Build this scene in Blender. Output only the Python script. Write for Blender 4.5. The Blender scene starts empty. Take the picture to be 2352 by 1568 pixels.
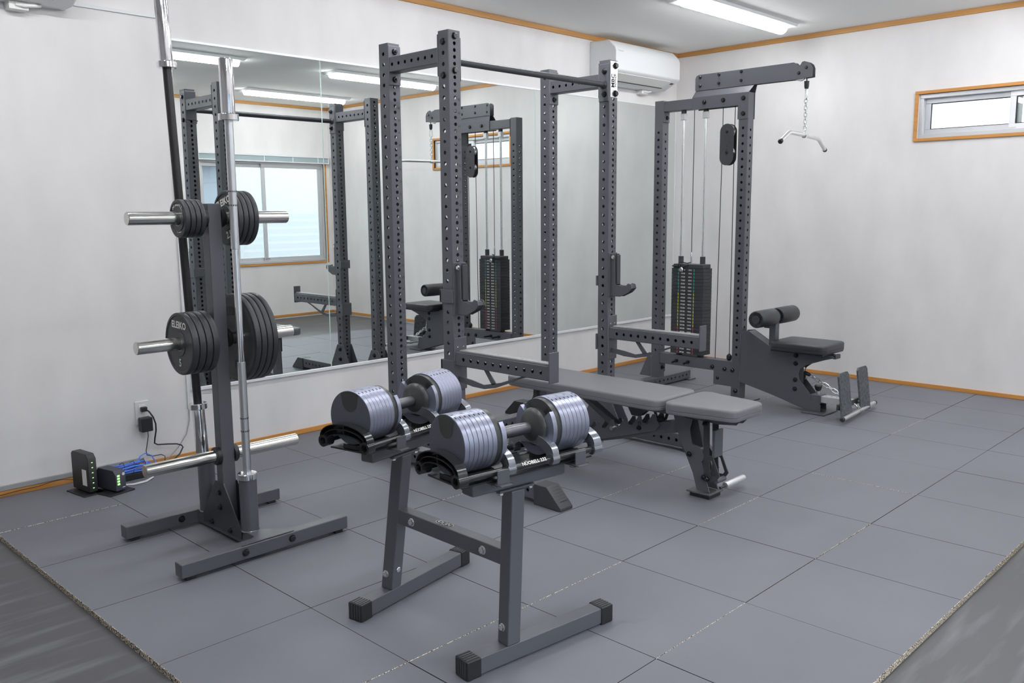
import bpy, bmesh, math, random
from mathutils import Matrix, Vector
from mathutils.geometry import tessellate_polygon
random.seed(7)
PI = math.pi
C = bpy.context.scene.collection
SC = bpy.context.scene

# ------------------------------------------------------------------ camera
cam_d = bpy.data.cameras.new('camera'); cam = bpy.data.objects.new('camera', cam_d); C.objects.link(cam)
SC.camera = cam
yaw, pitch, roll = math.radians(44.441), math.radians(-8.4302), math.radians(-0.4554)
fw = Vector((math.cos(yaw)*math.cos(pitch), math.sin(yaw)*math.cos(pitch), math.sin(pitch)))
rt = Vector((math.sin(yaw), -math.cos(yaw), 0)); up = rt.cross(fw)
rt2 = rt*math.cos(roll)+up*math.sin(roll); up2 = -rt*math.sin(roll)+up*math.cos(roll)
M = Matrix((( rt2.x, up2.x, -fw.x, -6.4888), (rt2.y, up2.y, -fw.y, -4.3724), (rt2.z, up2.z, -fw.z, 1.2723), (0, 0, 0, 1)))
cam.matrix_world = M
cam_d.sensor_width = 36.0; cam_d.sensor_fit = 'HORIZONTAL'; cam_d.lens = 36.0*2009.43/2352.0
cam_d.clip_start = 0.05; cam_d.clip_end = 200

# ------------------------------------------------------------------ sky and exposure
LAMP_POWER = 27.0        # emission strength of the ceiling tubes
SKY_POWER = 6.0
SC.view_settings.view_transform = 'Standard'; SC.view_settings.look = 'None'
SC.view_settings.exposure = 0.5; SC.view_settings.gamma = 1.0; SC.view_settings.use_curve_mapping = False
SC.cycles.use_denoising = True
SC.cycles.max_bounces = 10; SC.cycles.diffuse_bounces = 6; SC.cycles.glossy_bounces = 6
SC.cycles.sample_clamp_indirect = 8.0
wd = bpy.data.worlds.new('world'); SC.world = wd; wd.use_nodes = True
nt = wd.node_tree; bg = nt.nodes['Background']
bg.inputs[0].default_value = (0.86, 0.93, 1.0, 1); bg.inputs[1].default_value = SKY_POWER

# ------------------------------------------------------------------ materials
def mat(name, col, rough=0.5, metal=0.0, spec=0.5, noise=None, bump=None, emit=None, coat=0.0):
    m = bpy.data.materials.new(name); m.use_nodes = True
    n = m.node_tree.nodes; l = m.node_tree.links; b = n['Principled BSDF']
    b.inputs['Base Color'].default_value = (*col, 1); b.inputs['Roughness'].default_value = rough
    b.inputs['Metallic'].default_value = metal; b.inputs['Specular IOR Level'].default_value = spec
    b.inputs['Coat Weight'].default_value = coat
    tc = n.new('ShaderNodeTexCoord')
    if noise:   # (scale, amount, detail, (sx,sy,sz))
        mp = n.new('ShaderNodeMapping'); mp.inputs['Scale'].default_value = noise[3] if len(noise) > 3 else (1, 1, 1)
        nz = n.new('ShaderNodeTexNoise'); nz.inputs['Scale'].default_value = noise[0]; nz.inputs['Detail'].default_value = noise[2]
        cr = n.new('ShaderNodeMapRange'); cr.inputs[1].default_value = 0.3; cr.inputs[2].default_value = 0.7
        cr.inputs[3].default_value = 1-noise[1]; cr.inputs[4].default_value = 1+noise[1]
        mx = n.new('ShaderNodeVectorMath'); mx.operation = 'SCALE'; mx.inputs[0].default_value = col
        l.new(tc.outputs['Object'], mp.inputs[0]); l.new(mp.outputs[0], nz.inputs['Vector'])
        l.new(nz.outputs['Fac'], cr.inputs[0]); l.new(cr.outputs[0], mx.inputs['Scale']); l.new(mx.outputs[0], b.inputs['Base Color'])
    if bump:    # (scale, strength, distance)
        nb = n.new('ShaderNodeTexNoise'); nb.inputs['Scale'].default_value = bump[0]; nb.inputs['Detail'].default_value = 4
        bp = n.new('ShaderNodeBump'); bp.inputs['Strength'].default_value = bump[1]; bp.inputs['Distance'].default_value = bump[2]
        l.new(tc.outputs['Object'], nb.inputs['Vector']); l.new(nb.outputs['Fac'], bp.inputs['Height']); l.new(bp.outputs[0], b.inputs['Normal'])
    if emit:
        b.inputs['Emission Color'].default_value = (*emit[0], 1); b.inputs['Emission Strength'].default_value = emit[1]
    return m

def two_tone(name, ca, cb, scale, lo, hi, rough=0.8, stretch=(1, 1, 1), detail=3, bump=0.0, rot=0.0, spec=0.5, tex='noise'):
    m = bpy.data.materials.new(name); m.use_nodes = True
    n = m.node_tree.nodes; l = m.node_tree.links; b = n['Principled BSDF']
    b.inputs['Roughness'].default_value = rough; b.inputs['Specular IOR Level'].default_value = spec
    tc = n.new('ShaderNodeTexCoord'); mp = n.new('ShaderNodeMapping'); mp.inputs['Scale'].default_value = stretch; mp.inputs['Rotation'].default_value = (0, 0, rot)
    nz = n.new('ShaderNodeTexNoise'); nz.inputs['Scale'].default_value = scale; nz.inputs['Detail'].default_value = detail
    mr = n.new('ShaderNodeMapRange'); mr.inputs[1].default_value = lo; mr.inputs[2].default_value = hi
    mx = n.new('ShaderNodeMix'); mx.data_type = 'RGBA'; mx.inputs[6].default_value = (*ca, 1); mx.inputs[7].default_value = (*cb, 1)
    l.new(tc.outputs['Object'], mp.inputs[0]); l.new(mp.outputs[0], nz.inputs['Vector']); l.new(nz.outputs['Fac'], mr.inputs[0])
    l.new(mr.outputs[0], mx.inputs[0]); l.new(mx.outputs[2], b.inputs['Base Color'])
    if bump:
        bp = n.new('ShaderNodeBump'); bp.inputs['Strength'].default_value = bump; bp.inputs['Distance'].default_value = 0.002
        l.new(nz.outputs['Fac'], bp.inputs['Height']); l.new(bp.outputs[0], b.inputs['Normal'])
    return m

WALL = mat('wallpaper', (0.735, 0.715, 0.71), 0.85, noise=(5.0, 0.045, 5, (1, 1, 0.45)), bump=(60, 0.12, 0.002), spec=0.25)
CEIL = mat('ceiling_paint', (0.88, 0.88, 0.86), 0.9, spec=0.2)
WOOD = mat('orange_wood', (0.56, 0.25, 0.06), 0.45, noise=(6, 0.12, 4, (0.4, 0.4, 6)))
WOODC = mat('orange_wood_cornice', (0.50, 0.25, 0.075), 0.5, noise=(6, 0.12, 4, (0.4, 0.4, 6)))
MAT_T = mat('rubber_mat', (0.155, 0.157, 0.182), 0.55, noise=(1.4, 0.07, 5), bump=(220, 0.25, 0.001), spec=0.55)
MAT_D = mat('mat_gap', (0.012, 0.012, 0.012), 0.95)
MAT_E = two_tone('mat_crumb_edge', (0.06, 0.05, 0.045), (0.78, 0.68, 0.55), 260, 0.45, 0.55, 0.95, detail=2)
VINYL = two_tone('slate_vinyl', (0.075, 0.073, 0.078), (0.17, 0.175, 0.19), 4.2, 0.52, 0.85, 0.40, (0.55, 4.5, 1), 6, rot=0.0)
PC = mat('black_powder_coat', (0.100, 0.102, 0.118), 0.42, 0.15, 0.6, bump=(500, 0.12, 0.0006))
PCD = mat('matt_black_steel', (0.050, 0.051, 0.058), 0.42, 0.1, 0.5)
BOLT = mat('black_zinc_bolt', (0.055, 0.056, 0.06), 0.25, 0.8)
PRINT = mat('black_print', (0.012, 0.012, 0.014), 0.6)
WHITE_INK = mat('white_ink', (0.85, 0.84, 0.80), 0.6)
GREY_INK = mat('grey_ink', (0.32, 0.32, 0.33), 0.6)
SILVER = mat('zinc_plated', (0.78, 0.79, 0.80), 0.24, 1.0)
CHROME = mat('chrome', (0.80, 0.81, 0.84), 0.09, 1.0)
SATIN = mat('satin_shaft', (0.66, 0.67, 0.70), 0.34, 1.0, bump=(900, 0.3, 0.0004))
STAIN = mat('stainless', (0.70, 0.69, 0.66), 0.2, 1.0)
BAR_BLACK = mat('black_zinc_shaft', (0.045, 0.043, 0.046), 0.38, 0.7)
RUBBER = mat('black_rubber', (0.026, 0.027, 0.031), 0.46, 0.0, 0.6, noise=(9, 0.25, 4))
EMBOSS = mat('embossed_black', (0.008, 0.008, 0.009), 0.5)
DB_PLATE = mat('blue_grey_machined_steel', (0.32, 0.335, 0.43), 0.36, 0.75, noise=(4, 0.05, 3))
DB_FACE = mat('blue_grey_plate_face', (0.11, 0.115, 0.145), 0.5, 0.35)
DB_DARK = mat('dark_nylon', (0.045, 0.046, 0.045), 0.38)
GLOSS = mat('gloss_black_nylon', (0.02, 0.02, 0.022), 0.18, 0.0, 0.6)
GREYMET = mat('grey_gloss_bracket', (0.30, 0.32, 0.36), 0.22, 0.8)
BLACK = mat('black_plastic', (0.018, 0.018, 0.020), 0.4)
VIN = mat('grey_black_vinyl_upholstery', (0.16, 0.16, 0.175), 0.48, 0.0, 0.5, bump=(350, 0.25, 0.0006))
VIN2 = mat('black_vinyl_upholstery', (0.030, 0.031, 0.035), 0.36, 0.0, 0.6, bump=(350, 0.2, 0.0006))
WHITE = mat('white_plastic', (0.70, 0.71, 0.72), 0.35)
WHITE2 = mat('off_white_plastic', (0.78, 0.78, 0.75), 0.4)
ALU = mat('silver_aluminium', (0.66, 0.67, 0.69), 0.35, 0.55)
WHITEALU = mat('white_aluminium', (0.80, 0.81, 0.83), 0.4, 0.1)
GASKET = mat('dark_gasket', (0.03, 0.03, 0.035), 0.6)
MIRROR = mat('mirror_glass', (0.845, 0.885, 0.865), 0.0, 1.0)
MEDGE = mat('mirror_edge', (0.75, 0.92, 0.86), 0.2, 0.2)
BLUE = mat('blue_cable', (0.10, 0.25, 0.85), 0.4)
GREEN = mat('green_led', (0.2, 0.9, 0.15), 0.4, emit=((0.3, 1, 0.2), 1.5))
TEAL = mat('teal_mark', (0.03, 0.42, 0.34), 0.5)
YELLOW = mat('yellow_mark', (0.72, 0.72, 0.04), 0.5)
RED = mat('red_mark', (0.70, 0.05, 0.10), 0.5)
SHADE = mat('grey_blue_shade', (0.33, 0.40, 0.42), 0.6)
TUBE = mat('lamp_diffuser', (1, 1, 1), 0.5, emit=((0.96, 0.98, 1.0), LAMP_POWER))
STRAP = mat('light_grey_uhmw', (0.30, 0.30, 0.30), 0.35)
FENCE = mat('white_fence', (0.22, 0.235, 0.25), 0.5)
HOUSE = mat('pale_render', (0.26, 0.27, 0.29), 0.8)
HOUSE2 = mat('grey_cladding', (0.13, 0.15, 0.18), 0.7)
ROOFM = mat('pale_roof', (0.30, 0.31, 0.32), 0.5)
ASPH = mat('asphalt', (0.10, 0.10, 0.105), 0.9)
FOLIAGE = mat('green_leaves', (0.12, 0.22, 0.07), 0.8, noise=(10, 0.4, 4))
GLASSM = bpy.data.materials.new('window_glass'); GLASSM.use_nodes = True
_n = GLASSM.node_tree.nodes; _l = GLASSM.node_tree.links; _n.remove(_n['Principled BSDF'])
_t = _n.new('ShaderNodeBsdfTransparent'); _t.inputs[0].default_value = (0.96, 0.98, 0.97, 1)
_g = _n.new('ShaderNodeBsdfGlossy'); _g.inputs['Roughness'].default_value = 0.0
_f = _n.new('ShaderNodeFresnel'); _f.inputs[0].default_value = 1.5; _m = _n.new('ShaderNodeMixShader')
_l.new(_f.outputs[0], _m.inputs[0]); _l.new(_t.outputs[0], _m.inputs[1]); _l.new(_g.outputs[0], _m.inputs[2]); _l.new(_m.outputs[0], _n['Material Output'].inputs[0])
FROST = bpy.data.materials.new('frosted_glass'); FROST.use_nodes = True
_n = FROST.node_tree.nodes; _l = FROST.node_tree.links; _n.remove(_n['Principled BSDF'])
_t = _n.new('ShaderNodeBsdfTranslucent'); _t.inputs[0].default_value = (0.95, 0.97, 1, 1)
_t2 = _n.new('ShaderNodeBsdfTransparent'); _mm = _n.new('ShaderNodeMixShader'); _mm.inputs[0].default_value = 0.35
_g = _n.new('ShaderNodeBsdfGlossy'); _g.inputs['Roughness'].default_value = 0.05
_f = _n.new('ShaderNodeFresnel'); _f.inputs[0].default_value = 1.5; _m = _n.new('ShaderNodeMixShader')
_l.new(_t.outputs[0], _mm.inputs[1]); _l.new(_t2.outputs[0], _mm.inputs[2])
_l.new(_f.outputs[0], _m.inputs[0]); _l.new(_mm.outputs[0], _m.inputs[1]); _l.new(_g.outputs[0], _m.inputs[2]); _l.new(_m.outputs[0], _n['Material Output'].inputs[0])

# ------------------------------------------------------------------ text outlines
_txt = {}
def text_tris(s, bold=0.0):
    key = (s, bold)
    if key in _txt: return _txt[key]
    cu = bpy.data.curves.new('t', 'FONT'); cu.body = s; cu.size = 1.0; cu.align_x = 'CENTER'; cu.align_y = 'CENTER'; cu.offset = bold
    cu.resolution_u = 2
    o = bpy.data.objects.new('t', cu); C.objects.link(o)
    bpy.context.view_layer.update()
    dg = bpy.context.evaluated_depsgraph_get()
    me = o.evaluated_get(dg).to_mesh()
    vs = [v.co.copy() for v in me.vertices]; fs = [tuple(p.vertices) for p in me.polygons]
    o.evaluated_get(dg).to_mesh_clear()
    bpy.data.objects.remove(o); bpy.data.curves.remove(cu)
    _txt[key] = (vs, fs); return _txt[key]

def frame(o, x, y, z=None):
    """matrix with origin o and given x, y axes"""
    x = Vector(x).normalized(); y = Vector(y); y = (y - x*y.dot(x)).normalized(); z = x.cross(y)
    return Matrix(((x.x, y.x, z.x, o[0]), (x.y, y.y, z.y, o[1]), (x.z, y.z, z.z, o[2]), (0, 0, 0, 1)))

# ------------------------------------------------------------------ mesh builder
class MB:
    def __init__(s, T=None): s.v = []; s.f = []; s.mi = []; s.sm = []; s.m = 0; s.T = T or Matrix()
    def add(s, vs, fs, M=None, smooth=False):
        k = len(s.v); A = s.T @ M if M is not None else s.T
        s.v += [A @ Vector(p) for p in vs]
        for f in fs: s.f.append(tuple(k+i for i in f)); s.mi.append(s.m); s.sm.append(smooth)
        return s
    def box(s, x0, x1, y0, y1, z0, z1, M=None):
        return s.add([(x, y, z) for x in (x0, x1) for y in (y0, y1) for z in (z0, z1)],
                     [(0, 1, 3, 2), (4, 6, 7, 5), (0, 4, 5, 1), (2, 3, 7, 6), (0, 2, 6, 4), (1, 5, 7, 3)], M)
    def prism(s, loops, t0, t1, M=None):
        """loops: outer polygon then holes, 2-D; extruded along local z from t0 to t1"""
        if not isinstance(loops[0][0], (tuple, list, Vector)): loops = [loops]
        flat = [p for L in loops for p in L]; n = len(flat)
        tris = tessellate_polygon([[Vector((p[0], p[1], 0)) for p in L] for L in loops])
        vs = [(p[0], p[1], t0) for p in flat]+[(p[0], p[1], t1) for p in flat]; fs = []
        for a, b, c in tris:
            A, B, D = flat[a], flat[b], flat[c]
            if (B[0]-A[0])*(D[1]-A[1])-(B[1]-A[1])*(D[0]-A[0]) < 0: a, c = c, a
            fs.append((c, b, a)); fs.append((a+n, b+n, c+n))
        k = 0
        for j, L in enumerate(loops):
            ar = sum(L[i][0]*L[(i+1) % len(L)][1]-L[(i+1) % len(L)][0]*L[i][1] for i in range(len(L)))
            for i in range(len(L)):
                a, b = k+i, k+(i+1) % len(L)
                fs.append((a, b, b+n, a+n) if (ar > 0) == (j == 0) else (b, a, a+n, b+n))
            k += len(L)
        return s.add(vs, fs, M)
    def cyl(s, p0, p1, r, r1=None, n=24, caps=True):
        return s.lathe([(r, 0), (r if r1 is None else r1, 1)], p0, p1, n, caps, unit=True)
    def lathe(s, prof, p0, p1, n=32, caps=True, unit=False, smooth=True):
        """prof: (radius, distance along axis); unit scales distances by the axis length"""
        p0 = Vector(p0); p1 = Vector(p1); ax = p1-p0; L = ax.length if unit else 1.0; ax.normalize()
        x = ax.orthogonal().normalized(); y = ax.cross(x); vs = []; fs = []
        for r, h in prof:
            for i in range(n):
                a = 2*PI*i/n; vs.append(p0+ax*(h*L)+(x*math.cos(a)+y*math.sin(a))*r)
        m = len(prof)
        for j in range(m-1):
            for i in range(n):
                a = j*n+i; b = j*n+(i+1) % n
                fs.append((a, b, b+n, a+n))
        s.add(vs, fs, smooth=smooth)
        if caps:
            s.add(vs[:n], [tuple(range(n-1, -1, -1))]); s.add(vs[-n:], [tuple(range(n))])
        return s
    def sweep(s, pts, r, n=10, closed=False, caps=True):
        pts = [Vector(p) for p in pts]; m = len(pts); vs = []; fs = []
        up = None
        for i in range(m):
            a = pts[(i-1) % m] if (closed or i > 0) else pts[i]; b = pts[(i+1) % m] if (closed or i < m-1) else pts[i]
            t = (b-a).normalized()
            if up is None: up = t.orthogonal().normalized()
            x = (up-t*up.dot(t)).normalized(); up = x; y = t.cross(x)
            for k in range(n):
                q = 2*PI*k/n; vs.append(pts[i]+(x*math.cos(q)+y*math.sin(q))*r)
        for i in range(m if closed else m-1):
            for k in range(n):
                a = i*n+k; b = i*n+(k+1) % n; c = ((i+1) % m)*n+(k+1) % n; e = ((i+1) % m)*n+k
                fs.append((a, b, c, e))
        s.add(vs, fs, smooth=True)
        if caps and not closed:
            s.add(vs[:n], [tuple(range(n-1, -1, -1))]); s.add(vs[-n:], [tuple(range(n))])
        return s
    def text(s, t, size, M, bold=0.0, sx=1.0, lift=0.0004):
        vs, fs = text_tris(t, bold)
        return s.add([(v.x*size*sx, v.y*size, lift) for v in vs], fs, M)
    def build(s, name, mats, parent=None, bevel=0.0, seg=2, angle=40, loc=None):
        if not isinstance(mats, (list, tuple)): mats = [mats]
        P = parent
        while P is not None and P.parent is not None: P = P.parent
        inv = Matrix(P['_m']).inverted() if (P is not None and '_m' in P) else (P.matrix_basis.inverted() if P is not None else Matrix())
        if P is None and loc is not None: inv = Matrix.Translation(loc).inverted()
        me = bpy.data.meshes.new(name); me.from_pydata([inv @ v for v in s.v], [], s.f)
        for m in mats: me.materials.append(m)
        me.polygons.foreach_set('material_index', s.mi)
        me.validate(); me.update()
        o = bpy.data.objects.new(name, me); C.objects.link(o)
        if parent is not None: o.parent = parent
        if loc is not None and parent is None: o.location = loc
        if bevel:
            me.polygons.foreach_set('use_smooth', [True]*len(me.polygons))
            b = o.modifiers.new('bevel', 'BEVEL'); b.width = bevel; b.segments = seg; b.limit_method = 'ANGLE'; b.angle_limit = math.radians(angle)
            b.harden_normals = True; b.use_clamp_overlap = True
        else:
            me.polygons.foreach_set('use_smooth', [True]*len(me.polygons)); me.set_sharp_from_angle(angle=math.radians(38))
        return o
    # perforated square tube along local z ----------------------------------
    def perf(s, L, wx, wy, hx, hy, r, M=None, t=0.003, c=0.004, n=16, rx=None):
        """hx: hole heights through the faces normal to x; hy: through the faces normal to y"""
        rx = rx or r
        def face(F, w, holes, rr):
            hw = w/2-c; hs = sorted(holes); cuts = []
            for i, z in enumerate(hs):
                lo = z-rr*1.25; hi = z+rr*1.25
                if i: lo = max(lo, (hs[i-1]+z)/2)
                if i < len(hs)-1: hi = min(hi, (hs[i+1]+z)/2)
                cuts.append((lo, z, hi))
            vs = []; fs = []
            def P(u, v, dpt): vs.append(F(u, v, dpt)); return len(vs)-1
            for dpt, flip in ((0, False), (t, True)):
                zc = 0.0
                def quad(a, b):
                    if b-a < 1e-6: return
                    q = [P(-hw, a, dpt), P(hw, a, dpt), P(hw, b, dpt), P(-hw, b, dpt)]
                    fs.append(tuple(q[::-1]) if flip else tuple(q))
                for lo, z, hi in cuts:
                    quad(zc, lo); zc = hi
                    bd = []
                    q = n//4
                    for k in range(q): bd.append((-hw+2*hw*k/q, lo))
                    for k in range(q): bd.append((hw, lo+(hi-lo)*k/q))
                    for k in range(q): bd.append((hw-2*hw*k/q, hi))
                    for k in range(q): bd.append((-hw, hi-(hi-lo)*k/q))
                    B = [P(u, v, dpt) for u, v in bd]
                    H = [P(rr*math.cos(-0.75*PI+2*PI*k/n), z+rr*math.sin(-0.75*PI+2*PI*k/n), dpt) for k in range(n)]
                    for k in range(n):
                        f = (B[k], B[(k+1) % n], H[(k+1) % n], H[k]); fs.append(f[::-1] if flip else f)
                quad(zc, L)
            for lo, z, hi in cuts:
                A = [P(rr*math.cos(2*PI*k/n), z+rr*math.sin(2*PI*k/n), 0) for k in range(n)]
                D = [P(rr*math.cos(2*PI*k/n), z+rr*math.sin(2*PI*k/n), t) for k in range(n)]
                for k in range(n): fs.append((A[k], D[k], D[(k+1) % n], A[(k+1) % n]))
            s.add(vs, fs, M)
        face(lambda u, v, d: (u, -wy/2+d, v), wx, hy, r)
        face(lambda u, v, d: (-u, wy/2-d, v), wx, hy, r)
        face(lambda u, v, d: (wx/2-d, u, v), wy, hx, rx)
        face(lambda u, v, d: (-wx/2+d, -u, v), wy, hx, rx)
        ring = []
        for qx, qy, a0 in ((1, -1, -PI/2), (1, 1, 0), (-1, 1, PI/2), (-1, -1, PI)):
            cx, cy = qx*(wx/2-c), qy*(wy/2-c)
            ring.append([(cx+c*math.cos(a0+PI/2*k/3), cy+c*math.sin(a0+PI/2*k/3)) for k in range(4)])
        for g in ring:
            vs = [(x, y, 0) for x, y in g]+[(x, y, L) for x, y in g]
            s.add(vs, [(k, k+1, k+5, k+4) for k in range(3)], M, smooth=True)
        full = [p for g in ring for p in g]
        for z, rev in ((0.0, True), (L, False)):
            vs = [(x, y, z) for x, y in full]; idx = tuple(range(len(vs)))
            s.add(vs, [idx[::-1] if rev else idx], M)
        return s

def props(o, label=None, cat=None, group=None, kind=None):
    if label: o['label'] = label
    if cat: o['category'] = cat
    if group: o['group'] = group
    if kind: o['kind'] = kind
    return o
def thing(name, loc, label, cat, group=None, rz=0.0):
    o = bpy.data.objects.new(name, None); C.objects.link(o); o.location = loc; o.rotation_euler = (0, 0, rz)
    o.empty_display_size = 0.05
    o.matrix_basis = Matrix.Translation(loc) @ Matrix.Rotation(rz, 4, 'Z')
    return props(o, label, cat, group)
def copy_tree(o, loc, label, rz=None, group=None):
    r = o.copy(); C.objects.link(r); r.location = loc
    if rz is not None: r.rotation_euler = (0, 0, rz)
    r['label'] = label
    if group: r['group'] = group
    for ch in list(o.children):
        c = ch.copy(); C.objects.link(c); c.parent = r
        for g in list(ch.children):
            e = g.copy(); C.objects.link(e); e.parent = c
    return r
def struct(name, mb, m, **k):
    o = mb.build(name, m, None, **k); o['kind'] = 'structure'; return o
def hexhead(mb, p, d, r=0.012, h=0.008, washer=True):
    """hex bolt head at p pointing along d"""
    p = Vector(p); d = Vector(d).normalized()
    if washer: mb.lathe([(r*1.25, 0), (r*1.25, 0.0015), (r*1.15, 0.002)], p, p+d, 20)
    mb.lathe([(r, 0), (r, h*0.85), (r*0.86, h)], p+d*0.0015, p+d, 6, smooth=False)
def bolt(parent, p, d, r=0.012, h=0.008, m=None, nut=False, name='bolt'):
    b = MB(); hexhead(b, p, d, r, h)
    if nut:
        dd = Vector(d).normalized(); b.cyl(Vector(p)+dd*h, Vector(p)+dd*(h+0.010), r*0.5, r*0.42, 12)
    return b.build(name, m or BOLT, parent)

# ================================================================== THE ROOM
H = 2.582; D = 5.25; W = 8.6; FZ = -0.020
b = MB(); b.box(-W, 0.0, -D, 0.0, FZ-0.05, FZ); struct('floor', b, VINYL)
b = MB(); b.box(-W, 0.12, -D-0.12, 0.12, H, H+0.1); struct('ceiling', b, CEIL)
b = MB(); b.box(-W, 0.12, 0.0, 0.12, FZ-0.05, H); struct('wall_north', b, WALL)
b = MB(); b.box(-W-0.12, -W, -D-0.12, 0.12, FZ-0.05, H); struct('wall_west', b, WALL)
wy0, wy1, wz0, wz1 = -3.19, -2.01, 1.758, 2.058       # east window opening
b = MB()
b.box(0, .12, -D-0.12, wy0, FZ-0.05, H); b.box(0, .12, wy1, 0, FZ-0.05, H); b.box(0, .12, wy0, wy1, FZ-0.05, wz0); b.box(0, .12, wy0, wy1, wz1, H)
struct('wall_east', b, WALL)
sx0, sx1, sz0, sz1 = -1.745, -0.075, 0.67, 1.895      # south window opening
s2x0, s2x1 = -6.9, -3.5                               # second south window, behind the camera's left
b = MB()
b.box(sx1, 0, -D-.12, -D, FZ-.05, H); b.box(s2x1, sx0, -D-.12, -D, FZ-.05, H); b.box(-W, s2x0, -D-.12, -D, FZ-.05, H)
b.box(sx0, sx1, -D-.12, -D, FZ-.05, sz0); b.box(sx0, sx1, -D-.12, -D, sz1, H)
b.box(s2x0, s2x1, -D-.12, -D, 1.95, H)
struct('wall_south', b, WALL)
# cornice and baseboard
def strip(name, m, z0, z1, th, segs):
    for i, (side, a) in enumerate(segs):
        q = MB(); q.box(*a, z0, z1); struct(name+'_'+side, q, m, bevel=0.002)
strip('trim', WOODC, 2.547, 2.582, .014, [('1', (-W, 0, -0.014, 0)), ('2', (-0.014, 0, -D, -0.014)), ('3', (-W, -0.014, -D, -D+0.014)), ('4', (-W, -W+.014, -D+.014, -.014))])
strip('baseboard', WOOD, 0.0, 0.028, .008, [('north', (-W, 0, -0.009, 0)), ('east', (-0.009, 0, -D, -0.009)), ('south', (-3.5, -0.009, -D, -D+0.009))])
# rubber tiles: one mesh, seams open a little and show crumb edges
b = MB(); pt = 0.5027; rnd = random.Random(3)
for i in range(11):
    for j in range(7):
        x1 = -i*pt-0.0002; x0 = -(i+1)*pt+0.0002; y1 = -j*pt-0.0002; y0 = -(j+1)*pt+0.0002
        dx, dy, dz = rnd.uniform(-.0007, .0007), rnd.uniform(-.0007, .0007), rnd.uniform(-.0012, 0)
        if i < 1: x1 = -0.001; dx = 0
        if j < 1: y1 = -0.001; dy = 0
        x0 += dx; x1 += dx*(i > 0); y0 += dy; y1 += dy*(j > 0); ch = 0.0013
        vs = [(x0+ch, y0+ch, dz), (x1-ch, y0+ch, dz), (x1-ch, y1-ch, dz), (x0+ch, y1-ch, dz),
              (x0, y0, -.0018), (x1, y0, -.0018), (x1, y1, -.0018), (x0, y1, -.0018), (x0, y0, FZ), (x1, y0, FZ), (x1, y1, FZ), (x0, y1, FZ)]
        b.m = 0; b.add(vs, [(0, 1, 2, 3)])
        for k in range(4):
            outer = (k == 0 and j == 6) or (k == 3 and i == 10)
            b.m = 1 if (outer or rnd.random() < (0.16 if k in (0, 2) else 0.10)) else 2
            b.add(vs, [(4+k, 4+(k+1) % 4, (k+1) % 4, k)])
            b.m = 1 if outer else 2
            b.add(vs, [(8+k, 8+(k+1) % 4, 4+(k+1) % 4, 4+k)])
struct('rubber_floor', b, [MAT_T, MAT_E, MAT_D])

# east window ---------------------------------------------------------
def frame_box(b, ax, c0, c1, a0, a1, z0, z1, t):
    """rectangular frame; ax 'x' = frame in a plane x=const (a is y), 'y' = plane y=const (a is x)"""
    def bx(p0, p1, q0, q1):
        if ax == 'x': b.box(c0, c1, p0, p1, q0, q1)
        else: b.box(p0, p1, c0, c1, q0, q1)
    bx(a0, a1, z0, z0+t); bx(a0, a1, z1-t, z1); bx(a0, a0+t, z0+t, z1-t); bx(a1-t, a1, z0+t, z1-t)
b = MB(); frame_box(b, 'x', -0.012, 0.05, wy0-.022, wy1+.024, wz0-.022, wz1+.022, .022)
w1 = struct('window_1', b, WOOD, bevel=.002); w1['label'] = 'small high sliding window with orange wood casing on the right wall'
b = MB(); frame_box(b, 'x', .012, .09, wy0, wy1, wz0, wz1, .028); f1 = b.build('window_frame', ALU, w1, bevel=.002)
for k, (a0, a1, xx) in enumerate(((-2.65, wy1-.028, .055), (wy0+.028, -2.58, .028))):
    b = MB(); frame_box(b, 'x', xx, xx+.024, a0, a1, wz0+.026, wz1-.026, .036)
    q = b.build('sash', ALU if k == 0 else WHITEALU, w1, bevel=.002)
    b = MB(); frame_box(b, 'x', xx+.004, xx+.02, a0+.036, a1-.036, wz0+.062, wz1-.062, .005); b.build('gasket', GASKET, q)
    b = MB(); b.box(xx+.010, xx+.014, a0+.038, a1-.038, wz0+.064, wz1-.064); b.build('pane', FROST if k == 0 else GLASSM, q)
b = MB(); b.box(.022, .03, -2.625, -2.575, wz0+.028, wz0+.040); b.build('latch', ALU, w1)
# south window --------------------------------------------------------
def south_window(nm, x0, x1, z0, z1, lab):
    b = MB(); frame_box(b, 'y', -D-.05, -D+.012, x0-.024, x1+.024, z0-.024, z1+.024, .024)
    w = struct(nm, b, WOOD, bevel=.002); w['label'] = lab
    b = MB(); frame_box(b, 'y', -D-.1, -D-.015, x0, x1, z0, z1, .03); b.build('window_frame', ALU, w, bevel=.002)
    mid = (x0+x1)/2
    for k, (a0, a1, yy) in enumerate(((mid-.03, x1-.03, -D-.045), (x0+.03, mid+.03, -D-.075))):
        b = MB(); frame_box(b, 'y', yy-.012, yy+.012, a0, a1, z0+.028, z1-.028, .045); q = b.build('sash', ALU, w, bevel=.002)
        b = MB(); b.box(a0+.045, a1-.045, yy-.003, yy+.003, z0+.073, z1-.073); b.build('pane', GLASSM, q)
    b = MB(); b.box(mid-.02, mid+.03, -D-.033, -D-.02, z0+.05, z0+.065); b.build('latch', GREY_INK, w)
south_window('window_2', sx0, sx1, sz0, sz1, 'large sliding window with orange wood casing seen in the mirror')
south_window('window_3', s2x0, s2x1, FZ, 1.95, 'tall sliding window behind the camera')
sh = thing('roller_shade', (-0.905, -D+.03, 1.90), 'rolled grey shade with white rail above the big window in the mirror', 'shade')
b = MB(); b.box(-1.77, -.04, -D+.014, -D+.06, 1.955, 1.975); b.box(-1.77, -.04, -D+.014, -D+.06, 1.885, 1.897)
b.build('rail', WHITE, sh, bevel=.002)
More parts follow.
